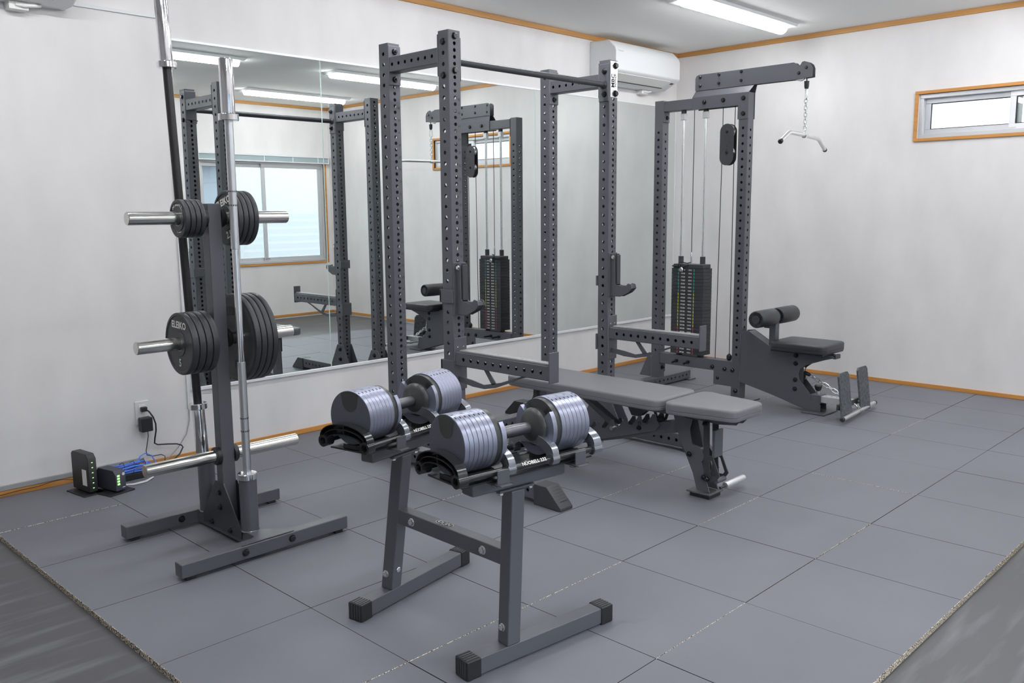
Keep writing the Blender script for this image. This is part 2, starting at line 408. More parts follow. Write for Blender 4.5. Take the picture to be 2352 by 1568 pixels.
b = MB(); b.box(-1.765, -.045, -D+.016, -D+.052, 1.897, 1.955); b.build('fabric', SHADE, sh)
b = MB()
for xx in (-1.775, -1.36, -.95, -.56, -.2, -.045): b.box(xx, xx+.012, -D+.052, -D+.058, 1.885, 1.975)
b.build('clip', WHITE, sh)
# things on the south wall / ceiling seen in the mirror
t = thing('wall_panel', (-1.37, -D, 2.3), 'small cream control panel high on the wall beside the window', 'panel')
b = MB(); b.box(-1.44, -1.31, -D, -D+.025, 2.21, 2.37); q = b.build('body', WHITE2, t, bevel=.004)
b = MB(); b.box(-1.42, -1.33, -D+.025, -D+.027, 2.30, 2.35); b.build('display', GREY_INK, t)
t = thing('smoke_detector', (-.12, -4.95, H), 'round white smoke detector on the ceiling near the far corner', 'detector')
b = MB(); b.lathe([(.055, 0), (.055, .012), (.048, .022)], (-.12, -4.95, H), (-.12, -4.95, H-1), 32); b.build('base', WHITE2, t)
b = MB(); b.lathe([(.040, .022), (.038, .034), (.02, .045), (.001, .048)], (-.12, -4.95, H), (-.12, -4.95, H-1), 32); b.build('sensor_cap', WHITE2, t)

# ------------------------------------------------------------------ wall mirror
MX0, MX1, MZ0, MZ1 = -4.445, -0.018, 0.3645, 2.1327
mir = thing('wall_mirror', (-2.23, 0, MZ0), 'long frameless gym mirror of three glass panels on the left wall', 'mirror')
for a0, a1 in ((MX0, -3.576), (-3.573, -1.783), (-1.780, MX1)):
    b = MB(); b.m = 1; b.box(a0, a1, -.006, -.001, MZ0, MZ1)
    b.m = 0; b.add([(a0+.0015, -.0062, MZ0), (a1-.0015, -.0062, MZ0), (a1-.0015, -.0062, MZ1), (a0+.0015, -.0062, MZ1)], [(0, 1, 2, 3)])
    b.build('mirror_panel', [MIRROR, MEDGE], mir)
b = MB(); b.box(MX0, MX1, -.012, 0, MZ1-.006, MZ1+.006); b.build('top_rail', WHITEALU, mir, bevel=.001)
b = MB(); b.box(MX0, MX1, -.016, 0, MZ0-.012, MZ0+.004); b.build('bottom_rail', WHITEALU, mir, bevel=.001)

# ------------------------------------------------------------------ ceiling lamps
def make_lamp(x, y, label):
    t = thing('ceiling_lamp', (x, y, H), label, 'lamp', 'strip lamps on the ceiling')
    L = 0.625
    b = MB(); b.prism([(-L-.035, 0.0), (L+.035, 0.0), (L+.01, -.022), (-L-.01, -.022)], -.115, .115, frame((x, y, H), (1, 0, 0), (0, 0, 1)))
    b.build('housing', WHITE, t, bevel=.003)
    prof = [(.045*math.cos(a), -.020-.042*math.sin(a)) for a in [PI*k/10 for k in range(11)]]
    b = MB(); b.prism(prof, -L, L, frame((x, y, H), (0, 1, 0), (0, 0, 1)))
    b.build('diffuser', TUBE, t, bevel=.006)
    return t
lamp0 = make_lamp(-1.06, -1.18, 'strip lamp on the ceiling in front of the air conditioner')
LABS = {(0, 1): 'reflected strip lamp above the top of the rack in the mirror', (0, 2): 'farthest reflected strip lamp, lowest in the mirror, near the orange cornice',
        (1, 0): 'strip lamp hidden above the frame over the power rack', (1, 1): 'reflected strip lamp at the mirror top left, beside the tall black barbell',
        (1, 2): 'strip lamp over the open floor near the big window', (2, 0): 'strip lamp over the plate tree and routers', (2, 1): 'strip lamp over the left mat edge',
        (2, 2): 'strip lamp over the camera side of the room'}
for i, x in enumerate((-1.0, -3.2, -5.4)):
    for j, y in enumerate((-1.18, -2.75, -4.35)):
        if (i, j) == (0, 0): continue
        copy_tree(lamp0, (x, y, H), LABS[(i, j)])

# ------------------------------------------------------------------ air conditioners
def aircon(x0, x1, zt, label, drain):
    t = thing('air_conditioner', ((x0+x1)/2, 0, zt-.3), label, 'air conditioner', 'wall air conditioners')
    z = lambda q: zt+q
    prof = [(0, z(0)), (.178, z(-.052+.045)), (.236, z(-.062)), (.248, z(-.09)), (.248, z(-.222)), (.236, z(-.236)), (.10, z(-.300)), (0, z(-.300))]
    b = MB(); b.prism([(p, q) for p, q in prof], -x1, -x0, frame((0, 0, 0), (0, -1, 0), (0, 0, 1)))
    b.build('casing', WHITE, t, bevel=.006)
    dn = Vector((-.136, -.064)).normalized()
    def under(u0, u1, l0, l1, th):   # strip lying on the sloped underside
        fr = frame((x0, -.236, z(-.237)), (1, 0, 0), (0, .136, -.064))
        q = MB(); q.box(l0, l1, u0, u1, 0.0, th, fr); return q
    under(.012, .105, .06, x1-x0-.10, -.0035).build('louvre', WHITE2, t, bevel=.001)
    under(.106, .118, .05, x1-x0-.09, -.002).build('air_slot', BLACK, t)
    under(.03, .05, x1-x0-.065, x1-x0-.03, -.002).build('signal_window', BLACK, t)
    b = MB(); b.m = 0; b.text('Panasonic', .016, frame((x0+.06, -.2485, z(-.088)), (1, 0, 0), (0, 0, 1))); b.build('logo', GREY_INK, t)
    b = MB(); b.sweep([(x1-.22, -.05, z(-.300)), (x1-.22, -.06, z(-.315)), (x1-.19, -.07, z(-.318)), (x1-.15, -.07, z(-.312)), (x1-.12, -.05, z(-.305))], .008, 8)
    b.build('drain_hose', WHITE2, t)
    b = MB(); b.box(x1-.25, x1-.17, -.06, 0, z(-.335), z(-.300)); b.build('bracket', WHITE2, t, bevel=.003)
    return t
aircon(-1.163, -0.325, 2.536, 'white air conditioner above the mirror in the far corner', True)
aircon(-5.75, -4.93, 2.495, 'white air conditioner underside at the upper left corner, above the routers', True)
# cable raceway
t = thing('cable_raceway', (-4.47, 0, 1.3), 'thin white cable raceway running across the wall and down beside the mirror', 'raceway')
b = MB(); b.box(-4.93, -4.458, -.010, 0, 2.222, 2.236); b.build('horizontal_run', WHITE, t, bevel=.002)
b = MB(); b.box(-4.472, -4.458, -.010, 0, .262, 2.222); b.build('vertical_run', WHITE, t, bevel=.002)
t = props(MB().sweep([(-4.465, -.004, .262), (-4.468, -.006, .2), (-4.49, -.01, .13), (-4.54, -.015, .07), (-4.6, -.03, .03), (-4.66, -.05, .004), (-4.75, -.08, .003)], .0022, 6).build('signal_cord', GREY_INK), 'thin grey cord hanging from the raceway end to the floor', 'cord')

# ------------------------------------------------------------------ outlet, plug, adapter
t = thing('wall_outlet', (-4.711, 0, .28), 'white wall outlet plate with a black plug and adapter in it', 'outlet')
b = MB(); b.box(-4.746, -4.676, -.007, 0, .222, .342); b.build('cover_plate', WHITE, t, bevel=.003)
b = MB(); b.box(-4.728, -4.694, -.009, -.007, .24, .325); b.build('socket_insert', WHITE2, t, bevel=.001)
t = thing('power_adapter', (-4.705, -.02, .235), 'black power adapter in the lower socket of the wall outlet', 'adapter')
b = MB(); b.box(-4.737, -4.679, -.052, -.0095, .190, .262); b.build('body', BLACK, t, bevel=.005)
b = MB(); b.sweep([(-4.70, -.03, .192), (-4.70, -.032, .165), (-4.706, -.03, .13), (-4.715, -.03, .09), (-4.712, -.03, .065), (-4.68, -.03, .055), (-4.64, -.03, .055), (-4.625, -.04, .045), (-4.635, -.06, .02), (-4.65, -.08, .004), (-4.72, -.12, .004)], .0021, 6)
b.build('cord', BLACK, t)
t = thing('power_plug', (-4.707, -.02, .302), 'black plug with a thick cord in the upper socket of the wall outlet', 'plug')
b = MB(); b.box(-4.723, -4.693, -.032, -.0095, .290, .314); b.build('plug_body', BLACK, t, bevel=.004)
b = MB(); b.sweep([(-4.70, -.03, .300), (-4.692, -.045, .290), (-4.678, -.055, .262), (-4.668, -.056, .225), (-4.666, -.05, .19), (-4.67, -.04, .15), (-4.672, -.035, .122), (-4.655, -.03, .110), (-4.60, -.03, .102), (-4.555, -.03, .094), (-4.53, -.03, .082), (-4.525, -.035, .072), (-4.55, -.05, .045), (-4.60, -.07, .02), (-4.66, -.1, .005), (-4.80, -.15, .005)], .0038, 8)
b.build('cord', BLACK, t)

# ------------------------------------------------------------------ routers and their cables
def router(x, y, rz, w, dp, h, label, face):
    t = thing('router', (x, y, 0), label, 'router', None, rz)
    T = Matrix.Translation((x, y, 0)) @ Matrix.Rotation(rz, 4, 'Z')
    b = MB(T)
    b.prism([(-dp/2, .012), (dp/2, .012), (dp/2, h-.012), (dp/2-.012, h), (-dp/2+.018, h), (-dp/2, h-.022)], -w/2, w/2, frame((0, 0, 0), (0, 1, 0), (0, 0, 1)))
    b.build('body', face, t, bevel=.003)
    b = MB(T); b.prism([(-w*1.35, -dp/2-.012), (w*1.2, -dp/2-.012), (w*1.2, dp/2), (-w*1.35, dp/2)], 0, .006); b.box(-w*.35, w*.35, -dp*.3, dp*.3, .006, .014)
    b.build('stand', BLACK, t, bevel=.002)
    return t, T
RB = mat('router_dark_blue', (0.045, 0.047, 0.065), 0.45)
t, T = router(-5.075, -.20, math.radians(8), .040, .15, .190, 'taller slim black router at the left with a white label on its side', BLACK)
b = MB(T); b.box(-.0215, -.0205, -.055, -.018, .04, .115); b.build('side_label', WHITE2, t)
b = MB(T)
for k in range(6): b.box(-.004, .002, -.0762, -.0748, .03+.024*k, .033+.024*k)
b.build('indicator', GREEN, t)
t, T = router(-4.985, -.275, math.radians(14), .052, .14, .108, 'shorter dark router with green lights, right of the taller router', RB)
b = MB(T)
for k in range(4): b.box(-.018, -.006, -.0712, -.0698, .040+.013*k, .048+.013*k)
b.build('indicator', GREEN, t)
b = MB(T); b.lathe([(.007, 0), (.007, .001)], (.014, -.0705, .088), (.014, -1.0705, .088), 16); b.box(.006, .02, -.0712, -.0698, .024, .027); b.build('logo', WHITE, t)
b = MB()   # coil of blue LAN cable
rr = random.Random(5)
for k in range(7):
    cx, cy = -4.86+rr.uniform(-.012, .012), -.15+rr.uniform(-.01, .01); a = .10+rr.uniform(-.012, .012); q = .035+rr.uniform(-.008, .01); z = .038+.005*k
    b.sweep([(cx+a*math.cos(u), cy+q*math.sin(u), z+.004*math.sin(3*u+k)) for u in [2*PI*i/28 for i in range(28)]], .0032, 6, closed=True)
b.sweep([(-5.05, -.12, .10), (-5.02, -.10, .07), (-4.98, -.11, .05), (-4.93, -.12, .045), (-4.86, -.13, .04)], .0032, 6)
b.sweep([(-4.80, -.10, .05), (-4.76, -.06, .075), (-4.72, -.03, .078), (-4.69, -.03, .06), (-4.68, -.05, .03), (-4.7, -.09, .02)], .0032, 6)
props(b.build('network_cable', BLUE), 'coil of blue network cable tied with black wire behind the routers', 'cable')
b = MB()
for k, x in enumerate((-4.90, -4.85, -4.80)):
    b.sweep([(x, -.19, .03), (x+.01, -.195, .075), (x+.02, -.15, .085), (x+.02, -.11, .07), (x+.01, -.10, .03)], .0016, 6)
props(b.build('cable_tie', BLACK), 'black wire ties around the blue network cable coil', 'cable tie')
b = MB(); b.box(-4.93, -4.79, -.185, -.115, 0, .032); props(b.build('junction_box', BLACK, bevel=.004), 'flat black box under the blue cable coil', 'box')
b = MB()
for o_ in (0, .012):
    b.sweep([(-4.94, -.19, .02), (-4.93, -.23-o_, .004), (-4.88, -.26-o_, .004), (-4.82, -.255-o_, .004), (-4.77, -.225-o_*.3, .006), (-4.76, -.19, .012+o_), (-4.79, -.165, .02)], .0028, 6)
props(b.build('white_cable', WHITE), 'loop of white cable lying on the mat beside the routers', 'cable')
b = MB(); b.box(-5.6, -4.72, -.012, 0, .029, .052); props(b.build('cable_duct', GREY_INK, bevel=.002), 'grey cable duct along the wall above the baseboard, behind the routers', 'duct')
b = MB(); b.sweep([(-5.10, -.14, .05), (-5.13, -.06, .04), (-5.16, -.025, .03), (-5.22, -.02, .02), (-5.3, -.015, .018), (-5.5, -.015, .006), (-5.6, -.015, .004)], .0016, 6)
props(b.build('thin_cord', BLACK), 'thin black cord along the baseboard left of the taller router', 'cord')

# ================================================================== POWER RACK
S = .072; XA, XD = -3.782, -2.621; YR, YF = -.896, -1.334; RT = 2.080; BZ0, BZ1 = .022, .090
rack = thing('power_rack', (-3.165, -1.08, 0), 'black four post power rack with numbered perforated uprights and a pull-up bar', 'power rack')
LP = RT-BZ1
hd = [z-BZ1 for z in [2.053-.0296*k for k in range(70)] if z-BZ1 > .02]
hs = [z-BZ1 for z in [2.031-.0489*k for k in range(42)] if z-BZ1 > .02]
def rack_post(x, y, dup=None):
    if dup:
        o = dup.copy(); C.objects.link(o); o.location = (x-XA, y-YF, 0); return o
    b = MB(); b.m = 0
    b.perf(LP, S, S, hs, hd, .0086, Matrix.Translation((x+S/2, y+S/2, BZ1)), rx=.0092)
    b.m = 1
    for k in range(23):
        n = 45-2*k; z = 1.778-.0592*k
        b.text(str(n), .0165, frame((x+S-.014, y-.0002, z), (1, 0, 0), (0, 0, 1)), sx=.9)
    return b.build('upright', [PC, PRINT], rack)
post = rack_post(XA, YF)
for x, y in ((XA, YR), (XD, YF), (XD, YR)): rack_post(x, y, post)
def side_rot(x): return frame((x, 0, 0), (0, -1, 0), (0, 0, 1))
# base beams with wedge caps
def base_beam(x):
    L = 1.86-.66
    b = MB(); b.perf(L, S, BZ1-BZ0, [], [.02+.0489*k for k in range(24)], .0088, frame((x+S/2, -.66, (BZ0+BZ1)/2), (0, 0, 1), (1, 0, 0)) if False else
                     Matrix(((0, 1, 0, x+S/2), (0, 0, -1, -.66), (-1, 0, 0, (BZ0+BZ1)/2), (0, 0, 0, 1))))
    # faces normal to local y are the -x / +x sides
    b.build('base_beam', PC, rack)
    for yy, sg in ((-1.847, -1), (-.672, 1)):
        q = MB(); F = frame((x-.004, yy, 0), (0, sg, 0), (0, 0, 1))
        t0, t1 = (-(S+.008), 0) if sg == -1 else (0, (S+.008))
        F2 = frame((x-.004, yy, 0), (0, sg, 0), (0, 0, 1))
        q.prism([(0, .002), (0, .094), (.075, .094), (.157, .014), (.157, .0)], t0 if sg == 1 else 0, t1 if sg == 1 else S+.008, F2) if False else None
        vs = [(0, .0), (0, .094), (.075, .094), (.157, .014), (.157, .0)]
        pts = [(x-.004, yy+sg*u, z) for u, z in vs]+[(x+S+.004, yy+sg*u, z) for u, z in vs]; n = len(vs)
        fs = [(i, (i+1) % n, (i+1) % n+n, i+n) for i in range(n)]+[tuple(range(n))[::-1], tuple(range(n, 2*n))]
        if sg == 1: fs = [f[::-1] for f in fs]
        q.add(pts, fs)
        cap = q.build('foot_cap', BLACK if sg == 1 else PCD, rack, bevel=.003)
        q = MB()
        for k in range(6):
            u = .083+.0105*k; z = .094-(u-.075)*.080/.082
            a = math.atan2(-.080, .082)
            c = Vector((0, sg*math.cos(a), math.sin(a)))
            q.box(-.024, .024, -.0014, .0014, 0, .0022, frame((x+S/2+.004, yy+sg*u, z), (1, 0, 0), c))
        q.build('tread_rib', BLACK, cap)
for x in (XA, XD): base_beam(x)
# top side crossmembers and end plates, gussets
for x in (XA, XD):
    b = MB(); L = (YR-YF-S)-.012
    b.perf(L, .070, S-.004, [], [.022+.0489*k for k in range(7)], .0085, Matrix(((0, 1, 0, x+S/2), (0, 0, -1, YR-.006), (-1, 0, 0, 1.977), (0, 0, 0, 1))))
    b.build('top_crossmember', PC, rack)
    for yy in (YR-.006, YF+S):
        b = MB(); b.box(x-.001, x+S+.001, yy, yy+.006, 1.883, 2.068); b.build('mounting_plate', PC, rack, bevel=.003)
    for z in (2.040, 1.911):
        bolt(rack, (x+S/2, YR-.006, z), (0, -1, 0), .013, .009, nut=True)
    for z in (2.055, 1.905):
        if x == XA: bolt(rack, (x+S/2, YF, z), (0, -1, 0), .013, .010)
    for yy in (YR, YF):   # base gussets both sides
        for xx, sg in ((x-.005, -1), (x+S, 1)):
            b = MB(); c = yy+S/2
            b.prism([(-(c+.125), .030), (-(c-.125), .030), (-(c-.13), .094), (-(c-.040), .262), (-(c+.040), .262), (-(c+.13), .094)], -xx-.005, -xx, frame((0, 0, 0), (0, -1, 0), (0, 0, 1)))
            b.build('gusset_plate', PC, rack, bevel=.002)
            for z in (.225, .15):
                bolt(rack, (xx if sg < 0 else xx+.005, c, z), (sg, 0, 0), .013, .009)
# pull-up bar with side plates
b = MB(); b.box(XA+S, XA+S+.006, YF+.002, YF+S-.002, 1.861, 2.052); b.build('bar_plate', PC, rack, bevel=.003)
b = MB(); b.box(XD-.006, XD, YF+.002, YF+S-.002, 1.862, 2.060); b.build('bar_plate', PC, rack, bevel=.003)
b = MB(); b.cyl((XA+S+.006, YF+.036, 1.952), (XD-.006, YF+.036, 1.952), .0158, n=32)
for a0, a1 in ((-3.52, -3.10), (-3.02, -2.78)): b.lathe([(.0162, 0), (.0162, a1-a0)], (a0, YF+.036, 1.952), (a1, YF+.036, 1.952), 32)
b.build('pull_up_bar', PCD, rack)
b = MB(); b.lathe([(.024, 0), (.024, .004), (.018, .012)], (XD-.006, YF+.036, 1.952), (XD-1, YF+.036, 1.952), 24); b.build('bar_collar', PCD, rack)
for z in (2.031, 1.884): bolt(rack, (XA, YF+.036, z), (-1, 0, 0), .013, .009, nut=False)
for z in (2.020, 1.900): bolt(rack, (XD-.006, YF+.030, z), (-1, 0, 0), .013, .009, nut=True)
for z in (2.031, 1.884): bolt(rack, (XA+S+.006, YF+.036, z), (1, 0, 0), .012, .008, nut=True)
# badge plate on the right front post
b = MB(); b.m = 0; b.box(XD+.006, XD+.066, YF-.003, YF, 1.885, 2.074)
FB = frame((XD+.036, YF-.0032, 1.980), (0, 0, 1), (-1, 0, 0))
b.m = 1; b.text('MBC', .036, frame((XD+.027, YF-.0032, 1.972), (0, 0, 1), (-1, 0, 0)), bold=.02, sx=1.0)
b.text('POWER', .0175, frame((XD+.049, YF-.0032, 1.975), (0, 0, 1), (-1, 0, 0)), bold=.012, sx=1.15)
b.m = 2
for zc, sg in ((2.025, 1), (1.925, -1)):
    for k in range(3):
        q = frame((XD+.040, YF-.0032, zc+sg*.006*k), (1, 0, 0), (0, 0, sg))
        b.add([(-.014+.003*k, 0, 0), (0, .008, 0), (.014-.003*k, 0, 0), (.014-.003*k, .0022, 0), (0, .0102, 0), (-.014+.003*k, .0022, 0)], [(0, 1, 4, 5), (1, 2, 3, 4)], q)
b.build('badge', [SILVER, PRINT, GREY_INK], rack, bevel=0)
for z in (2.052, 1.905): bolt(rack, (XD+.048, YF-.003, z), (0, -1, 0), .0145, .011)
# rear bottom crossmember
b = MB(); L = XD-XA-S
b.perf(L, BZ1-BZ0, S, [], [.03+.0489*k for k in range(22)], .0088, Matrix(((0, 0, 1, XA+S), (0, 1, 0, YR+S/2), (-1, 0, 0, (BZ0+BZ1)/2), (0, 0, 0, 1))))
b.build('rear_crossmember', PC, rack)

# ------------------------------------------------------------------ J-hooks
def j_hook(xp, sg, label):
    """xp: x of the post's left face; sg -1 puts the wrap block on the left side, +1 on the right"""
    t = thing('j_hook', (xp+S/2, YF, .8), label, 'barbell hook', 'bar hooks on the front posts')
    g = lambda u: YF-u
    b = MB(); b.box(xp+.001, xp+.076, g(.0065), g(.0005), .797, 1.042); b.build('back_plate', PC, t, bevel=.002)
    prof = [(.0065, .799), (.0065, 1.036), (.034, 1.036), (.036, .874), (.042, .864), (.104, .856), (.124, .876), (.146, .872), (.153, .850), (.128, .826), (.070, .800)]
    for xx in (xp+.018, xp+.056):
        b = MB(); b.prism(prof, -xx-.006, -xx, frame((0, YF, 0), (0, -1, 0), (0, 0, 1))); b.build('side_plate', PC, t, bevel=.0015)
    b = MB(); b.box(xp+.0245, xp+.0555, g(.046), g(.034), .866, 1.030); b.build('upright_pad', PCD, t, bevel=.002)
    b = MB(); b.box(xp+.0245, xp+.0555, g(.104), g(.036), .846, .862); b.build('cradle_pad', PCD, t, bevel=.002)
    b = MB(); b.prism([(.108, .852), (.124, .872), (.144, .868), (.150, .850), (.126, .830)], -xp-.056, -xp-.024, frame((0, YF, 0), (0, -1, 0), (0, 0, 1))); b.build('front_lip', PCD, t, bevel=.002)
    b = MB()
    if sg < 0: b.box(xp-.009, xp-.0005, g(.0065), YF+S+.011, .852, .916)
    else: b.box(xp+S+.0005, xp+S+.009, g(.0065), YF+S+.011, .852, .916)
    b.build('side_block', PC, t, bevel=.002)
    b = MB(); b.box(xp-.009 if sg < 0 else xp-.004, xp+S+.004 if sg < 0 else xp+S+.009, YF+S+.0005, YF+S+.012, .856, .912); b.build('rear_flange', PC, t, bevel=.002)
    bolt(t, (xp+.018, g(.021), 1.018), (-1, 0, 0), .009, .007, SILVER, name='pin')
    return t
j_hook(XA, -1, 'black bar hook on the nearer front post of the rack')
j_hook(XD, 1, 'black bar hook on the front post with the silver badge')

# ------------------------------------------------------------------ spotter arms
def spotter(xp, sg, label):
    t = thing('spotter_arm', (xp+S/2, YF-.3, .5), label, 'spotter arm', 'spotter arms on the front posts')
    w = .052
    b = MB(); b.box(xp-.001, xp+.077, YF-.0075, YF-.0005, .440, .690); b.build('mounting_plate', PC, t, bevel=.004)
    L = .590
    b = MB(); b.perf(L, .066, w, [], [.055+.0488*k for k in range(11)], .0088, Matrix(((0, 1, 0, xp+w/2+.002), (0, 0, -1, YF-.0305+.022), (-1, 0, 0, .592), (0, 0, 0, 1))))
    b.build('beam', PC, t)
    ye = YF-.0085-L
    b = MB(); b.box(xp-.002, xp+.060, ye-.007, ye, .548, .682); b.build('end_stop', PC, t, bevel=.003)
    b = MB(); b.box(xp+.010, xp+w-.002, ye+.004, YF-.03, .6255, .634); b.build('wear_strip', STRAP, t, bevel=.002)
    for k in range(4):
        q = MB(); q.cyl((xp+.028, YF-.12-.15*k, .634), (xp+.028, YF-.12-.15*k, .6345), .004, n=12); q.build('screw', SILVER, t)
    # curved brace under the beam
    up_ = [(.008, .505), (.10, .497), (.175, .485), (.285, .509), (.36, .535), (.43, .559)]
    lo_ = [(.46, .559), (.40, .540), (.33, .510), (.25, .480), (.18, .466), (.10, .467), (.008, .480)]
    fr = frame((0, YF, 0), (0, -1, 0), (0, 0, 1)); xx = xp+.024
    b = MB(); b.prism(up_+lo_, -xx-.006, -xx, fr); b.prism([(.175, .559), (.200, .559), (.256, .500), (.228, .492)], -xx-.006, -xx, fr)
    b.build('brace', PC, t)
    b = MB()
    if sg < 0: b.box(xp-.009, xp-.0005, YF-.0075, YF+S+.011, .455, .582)
    else: b.box(xp+S+.0005, xp+S+.009, YF-.0075, YF+S+.011, .49, .585)
    b.build('side_block', PC, t, bevel=.002)
    b = MB(); b.box(xp-.009 if sg < 0 else xp-.004, xp+S+.004 if sg < 0 else xp+S+.009, YF+S+.0005, YF+S+.012, .492, .582); b.build('rear_flange', PC, t, bevel=.002)
    for x_ in (.018, .056):
        q = MB(); q.cyl((xp+x_, YF-.0075, .645), (xp+x_, YF-.0082, .645), .0035, n=12); q.build('rivet', SILVER, t)
    return t
spotter(XA, -1, 'perforated black spotter arm on the nearer front post, over the bench and behind the dumbbells')
spotter(XD, 1, 'perforated black spotter arm on the farther front post, in front of the weight stack')

# ================================================================== LAT MACHINE
lat = thing('cable_machine', (-1.241, -1.1, 0), 'black lat pulldown and low row machine with weight stack at the back right', 'lat pulldown machine')
LX0, LX1 = -1.277, -1.205; LXC = -1.241
PY0, PY1 = -.752, -.682; QY0, QY1 = -1.412, -1.342; LT = 2.023
def lat_post(y0, y1, z0, z1, nm='upright'):
    b = MB(); L = z1-z0
    hx = [z for z in [.10+.0497*k for k in range(40)] if .27 < z+z0 < 1.83]
    b.perf(L, S, y1-y0, hx, [z-.012 for z in hx], .0088, Matrix.Translation((LXC, (y0+y1)/2, z0)))
    return b.build(nm, PC, lat)
lat_post(PY0, PY1, .072, LT+.004); lat_post(QY0, QY1, .009, LT)
b = MB(); b.box(LX0, LX1, QY1, PY0-.006, 1.950, LT-.003); b.build('top_beam', PC, lat, bevel=.004)
b = MB(); b.box(LX0-.002, LX1+.002, PY0-.006, PY0, 1.880, 2.022); b.build('mounting_plate', PC, lat, bevel=.003)
bolt(lat, (LXC+.006, PY0-.006, 1.912), (0, -1, 0), .012, .009)
# folded bracket that carries the pulley arm
for sx in (-1, 1):
    xo = LXC+sx*.0415; xi = LXC+sx*.018; th = .005
    b = MB()
    poly = [(.99, LT), (QY0*-1+.003, LT), (QY0*-1+.003, 1.855), (1.342-.006, 1.855), (1.342-.006, 1.944), (.99, 1.944)]
    b.prism(poly, -(max(xo, xo-sx*th)), -(min(xo, xo-sx*th)), frame((0, 0, 0), (0, -1, 0), (0, 0, 1)))
    b.build('side_bracket', PC, lat, bevel=.0015)
    b = MB()   # sloped fold
    q0, q1 = (.99, 1.415), (1.005, 1.440)
    vs = []
    for x_, z_, (a0, a1) in ((xo, LT, q0), (xi, 2.069, q1)):
        for yy in (a0, a1):
            vs += [(x_, -yy, z_), (x_-sx*th, -yy, z_)]
    b.add(vs, [(0, 2, 6, 4), (1, 5, 7, 3), (0, 4, 5, 1), (2, 3, 7, 6), (0, 1, 3, 2), (4, 6, 7, 5)])
    b.build('bracket_fold', PC, lat)
    b = MB()
    arm = [(1.0, 2.068), (1.0, 2.150), (1.008, 2.164), (1.024, 2.171), (1.706, 2.171), (1.716, 2.166), (1.726, 2.152), (1.738, 2.147), (1.750, 2.152), (1.760, 2.168),
           (1.775, 2.171), (1.800, 2.162), (1.818, 2.148), (1.828, 2.125), (1.828, 2.073), (1.722, 2.067), (1.44, 2.067)]
    b.prism(arm, -max(xi, xi+sx*th), -min(xi, xi+sx*th), frame((0, 0, 0), (0, -1, 0), (0, 0, 1)))
    ap = b.build('pulley_arm', PC, lat, bevel=.001)
    xo2 = xi+sx*th if sx > 0 else xi+sx*th
    for yy, zz in ((1.038, 2.154), (1.039, 2.098), (1.181, 2.156), (1.181, 2.102), (1.345, 2.157), (1.345, 2.102), (1.742, 2.104), (1.789, 2.132)):
        bolt(lat, (xi+sx*th, -yy, zz), (sx, 0, 0), .0085, .007)
    for yy, zz in ((1.085, 1.987), (1.228, 1.987), (1.376, 1.987), (1.378, 1.890)):
        bolt(lat, (xo, -yy, zz), (sx, 0, 0), .0125, .010)
def pulley(y, z, r=.047, parent=lat, w=.024, m=SILVER):
    b = MB(); b.lathe([(r*.25, -.001), (r*.8, -.001), (r, 0), (r, w*.2), (r*.86, w*.45), (r*.86, w*.55), (r, w*.8), (r, w), (r*.8, w+.001), (r*.25, w+.001)], (LXC-w/2, y, z), (LXC+1, y, z), 32)
    return b.build('pulley', m, parent)
pulley(-1.742, 2.095, .038); pulley(-1.085, 2.12, .04); pulley(-1.345, 2.12, .04)
# floating pulley block
for sx in (-1, 1):
    b = MB(); P = [(1.250+.051*math.cos(a), 1.785+.051*math.sin(a)) for a in [PI*k/14 for k in range(15)]]+[(1.250-.051*math.cos(a), 1.617-.051*math.sin(a)) for a in [PI*k/14 for k in range(15)]]
    x_ = LXC+sx*.021; b.prism(P, -max(x_, x_-sx*.004), -min(x_, x_-sx*.004), frame((0, 0, 0), (0, -1, 0), (0, 0, 1))); b.build('pulley_plate', PCD, lat)
    bolt(lat, (x_, -1.250, 1.785), (sx, 0, 0), .008, .006); bolt(lat, (x_, -1.250, 1.650), (sx, 0, 0), .008, .006)
    b = MB()
    for z in (1.690, 1.670, 1.632, 1.614): b.cyl((x_, -1.250, z), (x_+sx*.0006, -1.250, z), .0035, n=12)
    b.build('adjust_hole', BLACK, lat)
pulley(-1.250, 1.785, .046); pulley(-1.250, 1.650, .046)
def cable(pts): b = MB(); b.sweep(pts, .0026, 8); b.build('cable', BLACK, lat)
cable([(LXC, -.985, .925), (LXC, -.985, 1.96)]); cable([(LXC, -1.206, 1.79), (LXC, -1.206, 1.96)]); cable([(LXC, -1.296, 1.79), (LXC, -1.296, 1.96)])
cable([(LXC, -1.206, 1.65), (LXC, -1.194, .255)]); cable([(LXC, -1.296, 1.65), (LXC, -1.303, .30)])
b = MB(); b.lathe([(.010, 0), (.018, .010), (.018, .03), (.006, .045)], (LXC, -1.303, .258), (LXC, -1.303, 1.3), 16); b.build('cable_stopper', BLACK, lat)
